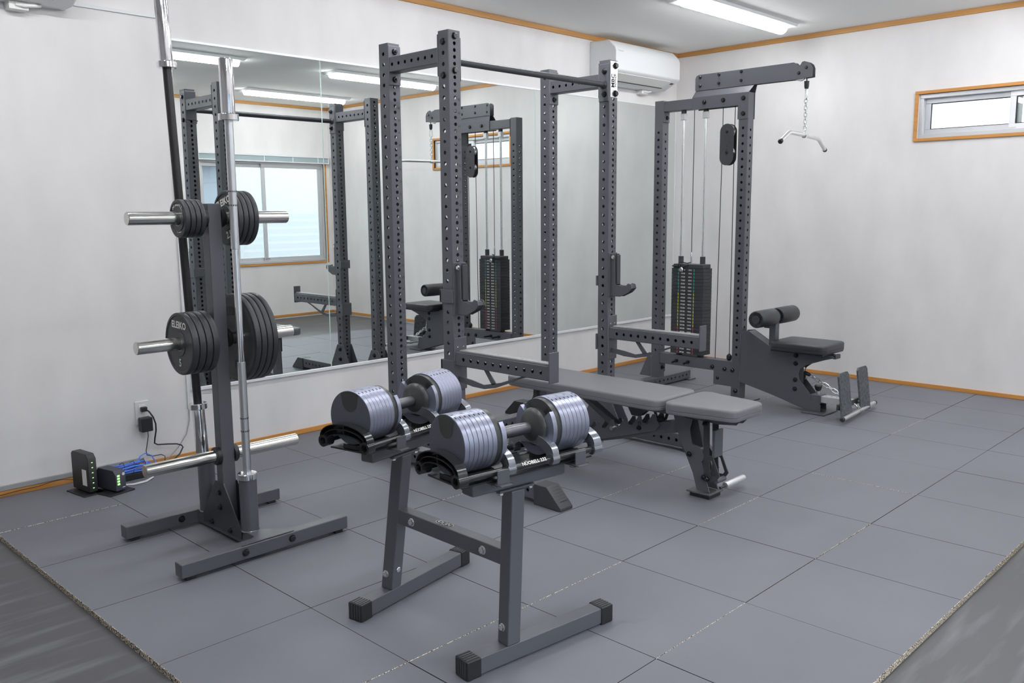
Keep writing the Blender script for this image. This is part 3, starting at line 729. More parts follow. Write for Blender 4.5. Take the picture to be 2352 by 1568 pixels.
# lower beam, feet
b = MB(); b.box(LX0, LX1, QY1-.0, PY0-.006, .180, .257); b.build('bottom_beam', PC, lat, bevel=.004)
b = MB(); b.box(LX0-.002, LX1+.002, PY0-.006, PY0, .11, .257); b.build('mounting_plate', PC, lat, bevel=.003)
bolt(lat, (LXC-.004, PY0-.006, .145), (0, -1, 0), .013, .010, nut=True)
b = MB(); b.prism([(1.205, .182), (1.345, .182), (1.345, .085), (1.205, .085)], -LX0-.006, -LX0, frame((-.0, 0, 0), (0, -1, 0), (0, 0, 1))); b.build('cable_guard', PC, lat, bevel=.002)
bolt(lat, (LX0-.006+.006, -1.238, .132), (-1, 0, 0), .010, .007)
for yy, zz in ((-1.195, .205), (-1.291, .200), (-1.352, .198), (-1.378, .06)): bolt(lat, (LX0, yy, zz), (-1, 0, 0), .0125, .010)
for yy in (-.905, -1.000):
    b = MB(); b.cyl((LX0, yy, .215), (LX0-.075, yy-.012, .213), .0075, n=14); b.cyl((LX0, yy, .215), (LX0-.014, yy, .215), .012, n=16); b.build('storage_pin', BOLT, lat)
b = MB(); x_a, x_b = -1.62, -.86
b.perf(x_b-x_a, .062, .070, [], [.06+.05*k for k in range(14)], .008, Matrix(((0, 0, 1, x_a), (0, 1, 0, -.717), (-1, 0, 0, .041), (0, 0, 0, 1)))); b.build('floor_beam', PC, lat)
for xx in (-1.66, -.91):
    b = MB(); b.box(xx, xx+.09, -.775, -.66, .001, .008); b.build('foot_plate', PC, lat, bevel=.002)
b = MB(); b.prism([(.585, .074), (.682, .074), (.682, .25), (.665, .25)], -LX0-.001, -LX0+.004, frame((0, 0, 0), (0, -1, 0), (0, 0, 1))); b.build('gusset_plate', PC, lat, bevel=.001)
b = MB(); b.box(-1.33, -1.16, -1.50, -1.33, .001, .009); b.build('foot_plate', PC, lat, bevel=.002)
# guide rods, stack
for yy in (-.900, -1.076):
    b = MB(); b.cyl((LXC, yy, .262), (LXC, yy, 1.93), .0095, n=20); b.build('guide_rod', SILVER, lat)
    b = MB(); b.box(LXC-.016, LXC+.016, yy-.019, yy+.019, 1.885, 1.930); b.cyl((LXC-.0165, yy, 1.895), (LXC-.017, yy, 1.895), .004, n=10); b.build('rod_clamp', ALU, lat, bevel=.004)
    b = MB(); b.cyl((LXC, yy, 1.930), (LXC, yy, 1.950), .018, n=20); b.build('rubber_ring', BLACK, lat)
    b = MB(); b.cyl((LXC, yy, .905), (LXC, yy, .955), .0185, n=20); b.build('guide_bush', PCD, lat)
NP = 25; zb = .272; ph = .0241
for k in range(NP):
    z0 = zb+ph*(NP-1-k)
    b = MB(); b.m = 0; b.box(LXC-.055, LXC+.055, -1.118, -.862, z0+.0007, z0+ph-.0007)
    xf = LXC-.0553; zc = z0+ph/2
    lb = 12+15*k+15; kg = round(lb*.4536)
    b.m = 1; b.text('%dLBS' % lb, .0135, frame((xf, -.956, zc), (0, -1, 0), (0, 0, 1)), bold=.015, sx=.95)
    b.text('%dKG' % kg, .0125, frame((xf, -1.012, zc), (0, -1, 0), (0, 0, 1)), bold=.015, sx=.95)
    b.m = 2 if k < 7 else (3 if k < 17 else 4)
    for yy in (-.918, -1.044): b.box(xf-.0002, xf+.0004, yy-.0022, yy+.0022, z0+.003, z0+ph-.003)
    b.m = 5; b.cyl((xf+.0001, -.985, zc), (xf-.0002, -.985, zc), .005, n=14)
    b.build('weight_plate', [RUBBER, WHITE_INK, TEAL, YELLOW, RED, BLACK], lat)
b = MB(); b.box(LXC-.05, LXC+.05, -1.110, -.870, zb+ph*NP, zb+ph*NP+.028); b.build('stack_cap', PCD, lat, bevel=.003)
b = MB(); b.cyl((LXC-.057, -.868, .888), (LXC-.060, -.935, .890), .0055, n=10); b.cyl((LXC-.06, -.945, .886), (LXC-.06, -.998, .896), .0055, n=10)
b.sweep([(LXC-.058, -.925, .870), (LXC-.065, -.922, .895), (LXC-.066, -.930, .914), (LXC-.062, -.950, .918), (LXC-.03, -.97, .908), (LXC, -.985, .915)], .0035, 8); b.build('selector_strap', BLACK, lat)
b = MB(); b.lathe([(.013, 0), (.017, .006), (.017, .022), (.012, .028)], (LXC-.057, -.953, .866), (LXC-1.057, -.953, .866), 20); b.build('selector_knob', SILVER, lat)
b = MB(); b.cyl((LXC, -.985, .90), (LXC, -.985, .955), .007, n=14); b.cyl((LXC, -.985, .955), (LXC, -.985, .985), .009, .005, n=14); b.build('cable_end', SILVER, lat)
for yy in (-.90, -1.076):
    b = MB(); b.cyl((LXC, yy, .257), (LXC, yy, .272), .022, n=20); b.build('stack_buffer', BLACK, lat)
# seat frame plates
poly = [(1.414, .474), (1.470, .480), (1.618, .396), (1.662, .392), (1.672, .378), (2.004, .376), (2.050, .370), (2.062, .360), (2.004, .343), (1.880, .297), (1.842, .268), (1.832, .235), (1.838, .200),
        (1.912, .118), (1.920, .075), (1.957, .071), (1.984, .052), (1.986, .009), (1.900, .009), (1.875, .014), (1.640, .077), (1.414, .128)]
for sx, xx in ((-1, -1.2855), (1, -1.2015)):
    b = MB(); b.prism(poly, -xx-.0025, -xx+.0025, frame((0, 0, 0), (0, -1, 0), (0, 0, 1))); b.build('seat_frame', PC, lat, bevel=.001)
    for yy, zz in ((1.81, .352), (1.81, .300), (1.81, .195), (1.81, .135)): bolt(lat, (xx+sx*.0025, -yy, zz), (sx, 0, 0), .0125, .010)
b = MB(); b.prism([(1.47, .478), (1.618, .394), (1.618, .388), (1.47, .472)], 1.204, 1.283, frame((0, 0, 0), (0, -1, 0), (0, 0, 1))); b.build('top_cover', PC, lat)
b = MB()
for z in (.16, .24, .33): b.box(-1.2875, -1.2855+.0, -1.4135, -1.4125, z, z+.05)
for z in (.14, .27, .40): b.box(-1.289, -1.2865, -1.413, -1.409, z, z+.055)
b.build('weld_seam', GREYMET, lat)
b = MB(); b.box(-1.345, -1.15, -2.038, -1.885, .001, .008); b.build('foot_plate', PC, lat, bevel=.002)
b = MB(); b.box(-1.275, -1.207, -1.665, -1.662+.03, .34, .378); b.box(-1.283, -1.2, -1.98, -1.91, .060, .112); b.build('receiver', PC, lat, bevel=.002)
b = MB(); b.box(-1.272, -1.210, -2.165, -1.90, .066, .108); b.build('extension_tube', ALU, lat, bevel=.003)
b = MB()
for k in range(5): b.cyl((LXC, -2.0-.035*k, .108), (LXC, -2.0-.035*k, .1084), .005, n=12)
b.build('tube_hole', BLACK, lat)
b = MB(); b.cyl((LXC, -1.945, .112), (LXC, -1.945, .135), .010, n=16); b.build('knob_stem', SILVER, lat)
b = MB(); b.lathe([(.010, .133), (.018, .140), (.024, .165), (.020, .172)], (LXC, -1.945, 0), (LXC, -1.945, 1), 20); b.build('locking_knob', BLACK, lat)
for x0, x1 in ((-1.442, -1.302), (-1.172, -1.032)):
    b = MB(); F = frame((0, -2.187, .022), (1, 0, 0), (0, .036, .272))
    L_ = .275; r_ = .018
    P = [(x0, 0), (x1, 0), (x1, L_-r_), (x1-r_, L_), (x0+r_, L_), (x0, L_-r_)]
    b.prism(P, 0, .012, F); b.build('footrest', two_tone('rubber_print' , (.055, .06, .07), (.10, .11, .12), 60, .4, .6, .6) if x0 < -1.3 else bpy.data.materials['rubber_print'], lat, bevel=.0015)
b = MB(); b.box(-1.43, -1.04, -2.168, -2.150, .070, .105); b.build('footrest_bar', PCD, lat, bevel=.003)
bolt(lat, (-1.19, -2.182, .09), (0, -1, 0), .010, .008)
# seat pad
def pad(name, x0, x1, y0, y1, z0, z1, r, m, parent, taper=0.0):
    """upholstered pad: rounded corners in plan, soft edge, piping line; taper narrows the y0 end"""
    def ring(ins, z):
        out = []
        for cx, cy, a0 in ((x1-r, y0+r, -PI/2), (x1-r, y1-r, 0), (x0+r, y1-r, PI/2), (x0+r, y0+r, PI)):
            tp = taper if cy < (y0+y1)/2 else 0
            for k in range(7):
                a = a0+PI/2*k/6; px = cx+(r-ins)*math.cos(a); py = cy+(r-ins)*math.sin(a)
                px = (x0+x1)/2+(px-(x0+x1)/2)*(1-tp) ; out.append((px, py, z))
        return out
    h = z1-z0; e = min(.012, h*.3)
    lv = [(.006, z0), (.001, z0+.004), (0, z0+h*.30), (.0025, z0+h*.34), (0, z0+h*.38)]+[(e*(1-math.cos(q)), z1-e+e*math.sin(q)) for q in (0, .5, 1.0, 1.4)]+[(e+.012, z1+.0015)]
    vs = []; fs = []; n = 28
    for ins, z in lv: vs += ring(ins, z)
    for j in range(len(lv)-1):
        for i in range(n): fs.append((j*n+i, j*n+(i+1) % n, (j+1)*n+(i+1) % n, (j+1)*n+i))
    fs.append(tuple(range(n))[::-1]); fs.append(tuple(range((len(lv)-1)*n, len(lv)*n)))
    b = MB(); b.add(vs, fs, smooth=True); return b.build(name, m, parent)
pad('seat_pad', -1.398, -1.080, -2.045, -1.672, .388, .4435, .045, VIN2, lat)
b = MB(); b.box(-1.385, -1.095, -2.03, -1.685, .380, .389); b.build('seat_board', BLACK, lat)
b = MB(); b.box(-1.275, -1.207, -2.065, -2.045, .352, .378); b.build('seat_bracket', PCD, lat, bevel=.002)
# roller post and rollers
b = MB(); b.box(-1.267, -1.215, -1.651, -1.606, .385, .560); b.build('roller_post', PC, lat, bevel=.003)
b = MB(); b.cyl((LXC, -1.606, .515), (LXC, -1.560, .515), .012, n=16); b.build('pin_sleeve', PCD, lat)
b = MB(); b.lathe([(.006, 0), (.006, .012), (.012, .018), (.012, .030), (.008, .034)], (LXC, -1.560, .515), (LXC, -.56, .515), 16); b.build('pull_pin', SILVER, lat)
for x0, x1 in ((-1.491, -1.262), (-1.220, -.991)):
    R_ = .054
    b = MB(); b.lathe([(.030, .006), (.047, .001), (R_-.003, .003), (R_, .010), (R_+.001, (x1-x0)/2), (R_, x1-x0-.010), (R_-.003, x1-x0-.003), (.047, x1-x0-.001), (.030, x1-x0-.006)], (x0, -1.630, .585), (x1, -1.630, .585), 40)
    ro = b.build('foam_roller', VIN2, lat)
    b = MB()
    for xe, sg in ((x0, -1), (x1, 1)):
        for k in range(22):
            a = 2*PI*k/22; u = Vector((0, math.cos(a), math.sin(a)))
            c = Vector((xe, -1.630, .585)); b.sweep([c+u*.030+Vector((-sg*.004, 0, 0)), c+u*.040+Vector((sg*.0005, 0, 0)), c+u*.050+Vector((-sg*.001, 0, 0))], .0022, 5)
    b.build('gathered_pleat', BLACK, ro)
    for xe, sg in ((x0, -1), (x1, 1)):
        b = MB(); b.cyl((xe+sg*-.006, -1.63, .585), (xe+sg*.001, -1.63, .585), .027, n=24); b.build('end_cap', PCD, ro)
# low row pulleys and cable outlet
b = MB(); b.prism([(1.80, .32), (1.86, .32), (1.86, .18), (1.80, .18)], 1.275, 1.281, frame((0, 0, 0), (0, -1, 0), (0, 0, 1))); b.build('outlet_plate', PCD, lat)
pulley(-1.842, .215, .026); pulley(-1.825, .262, .022)
b = MB(); b.cyl((LXC, -1.85, .240), (LXC, -1.885, .228), .012, n=16); b.build('cable_stopper', BLACK, lat)

def link(b, c, u, v, L=.026, w=.0085, r=.0026):
    """one chain link centred at c, long axis u, wide axis v"""
    c, u, v = Vector(c), Vector(u).normalized(), Vector(v).normalized(); pts = []
    h = L/2-w
    for k in range(8): a = -PI/2+PI*k/7; pts.append(c+u*(h+w*math.cos(a))+v*(w*math.sin(a)))
    for k in range(8): a = PI/2+PI*k/7; pts.append(c+u*(-h+w*math.cos(a))+v*(w*math.sin(a)))
    b.sweep(pts, r, 6, closed=True)
def chain(parent, p0, p1, n, L, w=.0085, r=.0026, m=SILVER, name='chain'):
    p0, p1 = Vector(p0), Vector(p1); b = MB(); u = (p1-p0).normalized(); v = u.orthogonal().normalized(); x = u.cross(v)
    for k in range(n): link(b, p0+(p1-p0)*((k+.5)/n), u, v if k % 2 else x, L, w, r)
    return b.build(name, m, parent)
# pulldown bar hanging from the arm
al = math.radians(10); U = Vector((math.cos(al), math.sin(al), 0))
yc = -1.785; zb_ = 1.725
lb = thing('pulldown_bar', (LXC, yc, zb_), 'chromed pulldown bar with drooping ends hanging on a chain from the pulley arm', 'pulldown bar')
c0 = Vector((LXC, yc, zb_)); dz = Vector((0, 0, 1))
pts = [c0-U*.47-dz*.062, c0-U*.325-dz*.004, c0-U*.30, c0-U*.27+dz*.002, c0+dz*.003, c0+U*.27+dz*.0, c0+U*.30-dz*.002, c0+U*.325-dz*.008, c0+U*.47-dz*.062]
pts = [p for p in pts]
b = MB(); b.sweep(pts, .0125, 16); b.build('bar', mat('worn_chrome', (.78, .78, .78), .28, .9), lb)
for q0, q1 in ((pts[0], pts[1]), (pts[-1], pts[-2])):
    d_ = (q0-q1).normalized(); b = MB(); b.lathe([(.014, -.012), (.0145, .004), (.010, .008)], q0, q0+d_, 20); b.build('end_cap', BLACK, lb)
b = MB(); b.lathe([(.016, -.016), (.016, .016)], c0, c0+U, 20); b.sweep([c0+dz*.014, c0+dz*.03+U*.006, c0+dz*.036, c0+dz*.03-U*.006, c0+dz*.014], .003, 6); b.build('swivel', CHROME, lb)
chain(lb, (LXC, yc, 1.760), (LXC, yc, 1.945), 9, .028, .009, .0027)
b = MB(); link(b, (LXC, yc, 1.975), (0, 0, 1), (.6, .8, 0), .066, .012, .0032); b.build('carabiner', SILVER, lb)
b = MB(); b.lathe([(.011, 0), (.014, .012), (.0155, .045)], (LXC, yc, 2.008), (LXC, yc, 3), 20); b.cyl((LXC, yc, 2.05), (LXC, yc, 2.072), .004, n=8); b.build('cable_stopper', BLACK, lb)
# straight row handle on its chain
rh = thing('row_handle', (-1.21, -2.2, .03), 'straight chrome row handle lying low in front of the footrests, hooked to a chain', 'cable handle')
ha, hb_ = Vector((-1.50, -2.222, .036)), Vector((-.905, -2.172, .036)); hu = (hb_-ha).normalized()
b = MB(); b.cyl(ha, hb_, .0135, n=24); b.build('bar', bpy.data.materials['worn_chrome'], rh)
for e_, w_ in ((ha, -hu), (hb_, hu)):
    b = MB(); b.lathe([(.0145, -.010), (.015, .002), (.010, .008)], e_, e_+w_, 20); b.build('end_cap', BLACK, rh)
hc = (ha+hb_)/2; b = MB(); b.lathe([(.018, -.018), (.018, .018)], hc, hc+hu, 24)
b.sweep([hc-hu*.014+dz*.016, hc-hu*.012+dz*.035+Vector((0, .02, 0)), hc+dz*.042+Vector((0, .03, 0)), hc+hu*.012+dz*.035+Vector((0, .02, 0)), hc+hu*.014+dz*.016], .004, 8); b.build('swivel', CHROME, rh)
k0 = Vector((LXC, -1.885, .228)); k1 = hc+dz*.04+Vector((0, .03, 0))
chain(rh, k0+(k1-k0)*.02, k0+(k1-k0)*.80, 8, .040, .011, .003)
b = MB(); kk = k0+(k1-k0)*.90; link(b, kk, (k1-k0), (1, .2, 0), .068, .013, .0034); b.build('carabiner', SILVER, rh)

# ================================================================== BENCH
bn = thing('adjustable_bench', (-3.166, -1.9, 0), 'grey-black padded adjustable bench standing flat in front of the rack', 'bench')
pad('seat_pad', -3.338, -3.000, -2.540, -2.200, .388, .440, .050, VIN, bn, taper=.22)
pad('back_pad', -3.340, -2.995, -2.178, -1.225, .388, .440, .050, VIN, bn, taper=.04)
fy = frame((0, 0, 0), (0, -1, 0), (0, 0, 1))
def yplate(name, poly, x, th=.005, m=PC, parent=bn, bev=.001, holes=None):
    b = MB(); b.prism([poly]+(holes or []), -x-th, -x, fy); return b.build(name, m, parent, bevel=bev)
for x in (-3.196, -3.141):
    yplate('seat_rail', [(2.165, .388), (2.520, .388), (2.490, .355), (2.40, .345), (2.20, .352)], x)
    yplate('back_rail', [(1.30, .388), (2.170, .388), (2.170, .350), (1.95, .348), (1.35, .362)], x)
# front leg: two shaped side plates
leg = [(2.175, .355), (2.275, .350), (2.262, .300), (2.275, .235), (2.312, .232), (2.345, .186), (2.326, .163), (2.340, .126), (2.375, .133), (2.352, .088), (2.372, .030), (2.306, .030), (2.283, .104), (2.206, .262)]
for x in (-3.204, -3.133):
    yplate('front_leg', leg, x)
    yplate('seat_link', [(2.333, .352), (2.364, .352), (2.364, .338), (2.366, .20), (2.384, .197), (2.421, .115), (2.410, .098), (2.374, .076), (2.340, .080)], x-.001 if x < -3.2 else x+.001, .006, PCD,
           holes=[[(2.372, .105), (2.366, .180), (2.378, .178), (2.402, .118), (2.394, .106)]])
yplate('rear_upright', [(2.235, .35), (2.278, .35), (2.31, .22), (2.275, .22)], -3.166, .05)
b = MB(); b.box(-3.202, -3.134, -2.392, -2.378, .192, .315); b.build('link_cover', GREYMET if False else PC, bn, bevel=.002)
b = MB(); b.cyl((-3.20, -2.40, .088), (-3.13, -2.40, .088), .012, n=16); b.cyl((-3.20, -2.30, .20), (-3.13, -2.30, .20), .024, n=20); b.build('cross_tube', PC, bn)
b = MB(); b.box(-3.222, -3.105, -2.383, -2.262, .019, .027); b.build('foot_plate', PC, bn, bevel=.002)
b = MB(); b.box(-3.212, -3.115, -2.376, -2.275, .0, .019); b.build('rubber_foot', BLACK, bn, bevel=.003)
b = MB(); b.box(-3.128, -3.112, -2.37, -2.345, .002, .02); b.build('foot_tab', PCD, bn)
for yy, zz in ((2.268, .190), (2.345, .098), (2.362, .094), (2.345, .342)): bolt(bn, (-3.211, -yy, zz), (-1, 0, 0), .010, .008, nut=True)
b = MB(); b.cyl((-3.115, -2.372, .032), (-3.085, -2.380, .038), .006, n=12); b.build('handle_stem', PCD, bn)
b = MB(); b.lathe([(.0145, 0), (.0155, .004), (.0155, .150), (.0145, .154)], (-3.085, -2.380, .038), (-2.0, -2.41, .060), 24); b.build('foot_handle', ALU, bn)
# main spine from the front leg down to the rear foot
def ybeam(name, p0, p1, h, w, m=PC, xc=-3.1685):
    u = Vector((p1[0]-p0[0], p1[1]-p0[1])).normalized(); n_ = Vector((-u.y, u.x))*h/2
    P = [(p0[0]+n_.x, p0[1]+n_.y), (p1[0]+n_.x, p1[1]+n_.y), (p1[0]-n_.x, p1[1]-n_.y), (p0[0]-n_.x, p0[1]-n_.y)]
    b = MB(); b.prism(P, -xc-w/2, -xc+w/2, fy); return b.build(name, m, bn, bevel=.003)
ybeam('main_frame', (2.215, .308), (1.30, .062), .058, .050)
b = MB(); b.box(-3.42, -2.92, -1.33, -1.27, .018, .075); b.build('rear_foot', PC, bn, bevel=.004)
for x in (-3.425, -2.985):
    b = MB(); b.box(x, x+.07, -1.335, -1.265, 0, .080); b.build('foot_cap', BLACK, bn, bevel=.004)
# adjustment ladder plates with teeth
T = []
ya, za, yb, zb2 = 1.56, .170, 2.045, .305
for k in range(7):
    u = k/6.0; y_ = ya+(yb-ya)*u; z_ = za+(zb2-za)*u
    T += [(y_, z_+.012), (y_+.014, z_+.034), (y_+.030, z_+.036), (y_+.036, z_+.008), (y_+.056, z_+.006)]
low = [(2.10, .292), (2.075, .262), (1.56, .105), (1.52, .12)]
lad = [(1.52, .18)]+T[:-1]+low
for x in (-3.203, -3.139):
    yplate('ladder_plate', lad, x, .005, PC)
    for yy, zz in ((1.985, .262), (1.72, .185)): bolt(bn, (x, -yy, zz), (-1, 0, 0), .010, .008, nut=True)
b = MB()
for tx, yy, zz, an in (('60', 1.765, .158, 14), ('75', 1.99, .285, 14), ('85', 2.03, .296, 14)):
    b.text(tx, .022, frame((-3.2085, -yy, zz), (0, -1, .27), (0, .27, 1)), bold=.01)
b.build('angle_mark', PRINT, bn)
b = MB(); b.cyl((-3.225, -1.835, .238), (-3.12, -1.835, .238), .011, n=16); b.build('support_pin', SILVER, bn)
yplate('support_arm', [(1.60, .362), (1.64, .362), (1.855, .245), (1.840, .222), (1.822, .228)], -3.190, .006, PC)
yplate('support_arm', [(1.60, .362), (1.64, .362), (1.855, .245), (1.840, .222), (1.822, .228)], -3.152, .006, PC)
yplate('pivot_plate', [(1.90, .352), (2.02, .352), (1.97, .31), (1.925, .31)], -3.185, .04, PCD)
yplate('back_handle', [(2.02, .352), (2.035, .352), (2.05, .318), (2.09, .318), (2.10, .352), (2.115, .352), (2.10, .308), (2.04, .308)], -3.150, .006, PCD)
b = MB(); b.box(-3.20, -3.13, -1.33, -1.30, .27, .39); b.build('rear_bracket', PCD, bn, bevel=.002)
ybeam('rear_post', (1.32, .36), (1.31, .07), .05, .05)

# ================================================================== PLATE TREE
PX, PYC = -4.888, -1.210
tree = thing('plate_tree', (PX, PYC, 0), 'black weight plate tree with steel pegs and two vertical bar holders', 'plate tree')
b = MB(); b.box(PX-.0275, PX+.0275, PYC-.025, PYC+.025, .066, 1.312); b.build('upright', PC, tree, bevel=.003)
def leg_bar(y0, y1, x0, x1, nm='base_leg'):
    b = MB(); b.box(x0, x1, y0, y1, .012, .0635); q = b.build(nm, PC, tree, bevel=.004)
    for xx in (x0+.02, x1-.055): 
        b = MB(); b.box(xx, xx+.035, y0+.008, y1-.008, 0, .0125); b.build('rubber_foot', BLACK, q)
    return q
leg_bar(-1.516, -1.462, -5.229, -4.534); leg_bar(-.9945, -.9405, -5.209, -4.530)
b = MB(); b.box(PX-.0275, PX+.0275, -1.462, -.9945, .012, .0655); b.build('centre_beam', PC, tree, bevel=.003)
for yy0, yy1 in ((-1.463, -1.459), (-.9955, -.9915)):
    b = MB(); b.box(PX-.115, PX+.115, yy0-.0015, yy1+.0015, .014, .062); b.build('end_plate', PC, tree, bevel=.001)
b = MB(); b.prism([(PX-.03, -1.462), (PX-.11, -1.512), (PX+.11, -1.512), (PX+.075, -1.462), (PX+.03, -1.40), (PX-.03, -1.40)], .0655, .0685, Matrix())
b.build('top_plate', PC, tree)
for x in (-4.985, -4.888+.0-.0, -4.79)[::2]: bolt(tree, (x, -1.516, .040), (0, -1, 0), .0115, .009)
for x in (-4.985, -4.79): bolt(tree, (x, -.996-.0, .040), (0, -1, 0), .0115, .009, nut=True)
gp = [(1.145, .215), (1.283, .215), (1.283, .214), (1.372, .066), (1.372, .030), (1.05, .030), (1.05, .066), (1.145, .205)]
gp = [(1.178, .228), (1.242, .228), (1.365, .066), (1.365, .030), (1.055, .030), (1.055, .066)]
for sx in (-1, 1):
    x_ = PX+sx*.0275+(0 if sx > 0 else -.005)
    yplate('gusset_plate', gp, x_, .005, PCD, tree)
    xo = PX+sx*.0325
    for yy, zz in ((1.21, .185), (1.21, .125), (1.135, .048), (1.285, .048)): bolt(tree, (xo, -yy, zz), (sx, 0, 0), .0105, .008)
for z in (1.259, .794, .334):
    for sx in (-1, 1):
        b = MB(); b.lathe([(.0245, 0), (.0245, .2905), (.0225, .293), (.0005, .293)], (PX+sx*.0275, PYC, z), (PX+sx, PYC, z), 32); b.build('peg', STAIN, tree)
        b = MB(); b.lathe([(.036, 0), (.036, .014), (.033, .018), (.0245, .018)], (PX+sx*.0275, PYC, z), (PX+sx, PYC, z), 32); b.build('peg_collar', BLACK, tree)
for yy, zt in ((-1.378, .271), (-1.040, .271)):
    b = MB(); b.lathe([(.0335, 0), (.0335, zt-.0685), (.0295, zt-.0685), (.0295, .002)], (PX, yy, .0665), (PX, yy, 1), 32, caps=False); b.cyl((PX, yy, .0655), (PX, yy, .068), .0335); b.build('bar_holder', PC, tree)
    b = MB(); b.lathe([(.036, 0), (.0345, .004)], (PX, yy, .066), (PX, yy, 1), 32); b.build('weld_ring', GREYMET, tree)

# ------------------------------------------------------------------ weight plates on the pegs
ORD = ['outermost', 'second from outside', 'third from outside', 'innermost']
def plates(n, x_first, th, R, z, kg, group, where, text=True, recess=False):
    """first plate's outward face looks towards -x at x_first"""
    proto = None
    for k in range(n):
        x0 = x_first+k*th
        left = x_first < PX
        lab = '%s of four black %s plates on the %s' % (ORD[k if left else n-1-k], kg+' kg', where)
        if proto is None:
            t = thing('weight_plate', (x0, PYC, z), lab, 'weight plate', group)
            b = MB(); g = .0009; e = .004
            prof = [(.0255, g+.001), (.046, g), (.048, g+.003), (R-.014, g+.003), (R-.011, g), (R-e, g), (R-.001, g+.0015), (R, g+e), (R, th-g-e), (R-.001, th-g-.0015), (R-e, th-g), (R-.011, th-g), (R-.014, th-g-.003), (.048, th-g-.003), (.046, th-g), (.0255, th-g-.001), (.0255, g+.001)]
            if recess: prof = [(.0255, th*.35), (.050, th*.35), (.060, g+.004), (R-.045, g+.003), (R-.02, g+.002), (R-.014, g)]+prof[5:]
            b.lathe(prof, (x0, PYC, z), (x0+1, PYC, z), 72, caps=False); b.build('disc', RUBBER, t)
            b = MB(); xf = x0+g+.003-.0006
            rot = math.radians({'1.25': 3, '2.5': 16, '5': -2, '10': 3}[kg])
            c_, s_ = math.cos(rot), math.sin(rot)
            ex = Vector((0, -c_, s_)); ey = Vector((0, s_, c_))
            o_ = Vector((xf, PYC, z))
            sz = {'1.25': .024, '2.5': .036, '5': .036, '10': .046}[kg]
            b.text('ELEIKO', sz, frame(o_+ey*(R*.60), ex, ey), bold=.03, sx=1.0)
            b.text(kg, sz*1.05 if kg != '5' else .040, frame(o_-ey*(R*.62), ex, ey), bold=.025, sx=.9)
            b.build('lettering', EMBOSS if kg == '10' else WHITE_INK, t)
            b = MB(); b.lathe([(.0252, 0.001), (.0262, .001), (.0262, th-.001), (.0252, th-.001)], (x0, PYC, z), (x0+1, PYC, z), 32, caps=False); b.build('hub_ring', STAIN, t)
            proto = t
        else:
            copy_tree(proto, (x0, PYC, z), lab)
plates(4, -5.0235, .0205, .0708, 1.2565, '1.25', '1.25 plates on the upper left peg', 'upper left peg')
plates(4, -4.8325, .0218, .1048, 1.2565, '2.5', '2.5 plates on the upper right peg', 'upper right peg')
plates(4, -5.0480, .0268, .1178, .7915, '5', '5 plates on the middle left peg', 'middle left peg')
plates(4, -4.8245, .0245, .1723, .7915, '10', '10 plates on the middle right peg', 'middle right peg', recess=True)

# ------------------------------------------------------------------ barbells in the holders
def barbell(base, top, label, slen, shaft_m, r_sh, knurl, marks):
    """sleeve-collar-shaft-collar-sleeve along the line base -> top direction; base = bottom of the lower sleeve"""
    t = thing('barbell', base, label, 'barbell', 'barbells standing in the plate tree')
    base = Vector(base); d_ = (Vector(top)-base).normalized(); q = lambda h: base+d_*h
    Ls = slen; Lsh = 1.31
    for h0, h1, flip in ((0, Ls, False), (Ls+Lsh+.024*2, Ls*2+Lsh+.048, True)):
        b = MB(); b.lathe([(.0200, 0), (.0245, .003), (.0250, .006), (.0250, h1-h0-.004), (.0245, h1-h0)], q(h0), q(h0)+d_, 32); b.build('sleeve', CHROME, t)
    for h0 in (Ls, Ls+.024+Lsh):
        b = MB(); b.lathe([(.034, 0), (.0365, .002), (.0365, .022), (.034, .024)], q(h0), q(h0)+d_, 36); b.build('collar', CHROME, t)
    b = MB(); h = Ls+.024
    if knurl:
        b.m = 0; pr = [(r_sh, 0), (r_sh, .43), (r_sh*.86, .431), (r_sh*.86, .85), (r_sh, .851), (r_sh, 1.31)]
        for (r0, a), (r1, c_) in zip(pr[:-1], pr[1:]):
            b.m = 1 if r0 < r_sh and r1 < r_sh else 0
            b.lathe([(r0, a), (r1, c_)], q(h), q(h)+d_, 28, caps=False)
    else:
        b.lathe([(r_sh, 0), (r_sh, 1.31)], q(h), q(h)+d_, 28, caps=False)
    b.build('shaft', shaft_m, t)
    if marks:
        b = MB()
        for m_ in marks:
            for k in range(14):
                a = 2*PI*k/14; x = d_.orthogonal().normalized(); y = d_.cross(x)
                p = q(h+m_)+(x*math.cos(a)+y*math.sin(a))*(r_sh-.0004); b.box(-.0016, .0016, -.003, .003, -.001, .0008, frame(p, (-x*math.sin(a)+y*math.cos(a)), d_))
        b.build('knurl_mark', BLACK, t)
    return t
barbell((PX, -1.378, .0775), (-4.891, -1.385, 1.0775), 'silver barbell standing in the front holder of the plate tree', .192, [SATIN, CHROME], .0152, True, [.165, .215, 1.01, 1.06])
barbell((PX-.004, -1.037, .0775), (-4.915, -1.020, 1.0775), 'tall barbell with a black shaft and chrome sleeves in the rear holder', .415, BAR_BLACK, .0165, False, None)

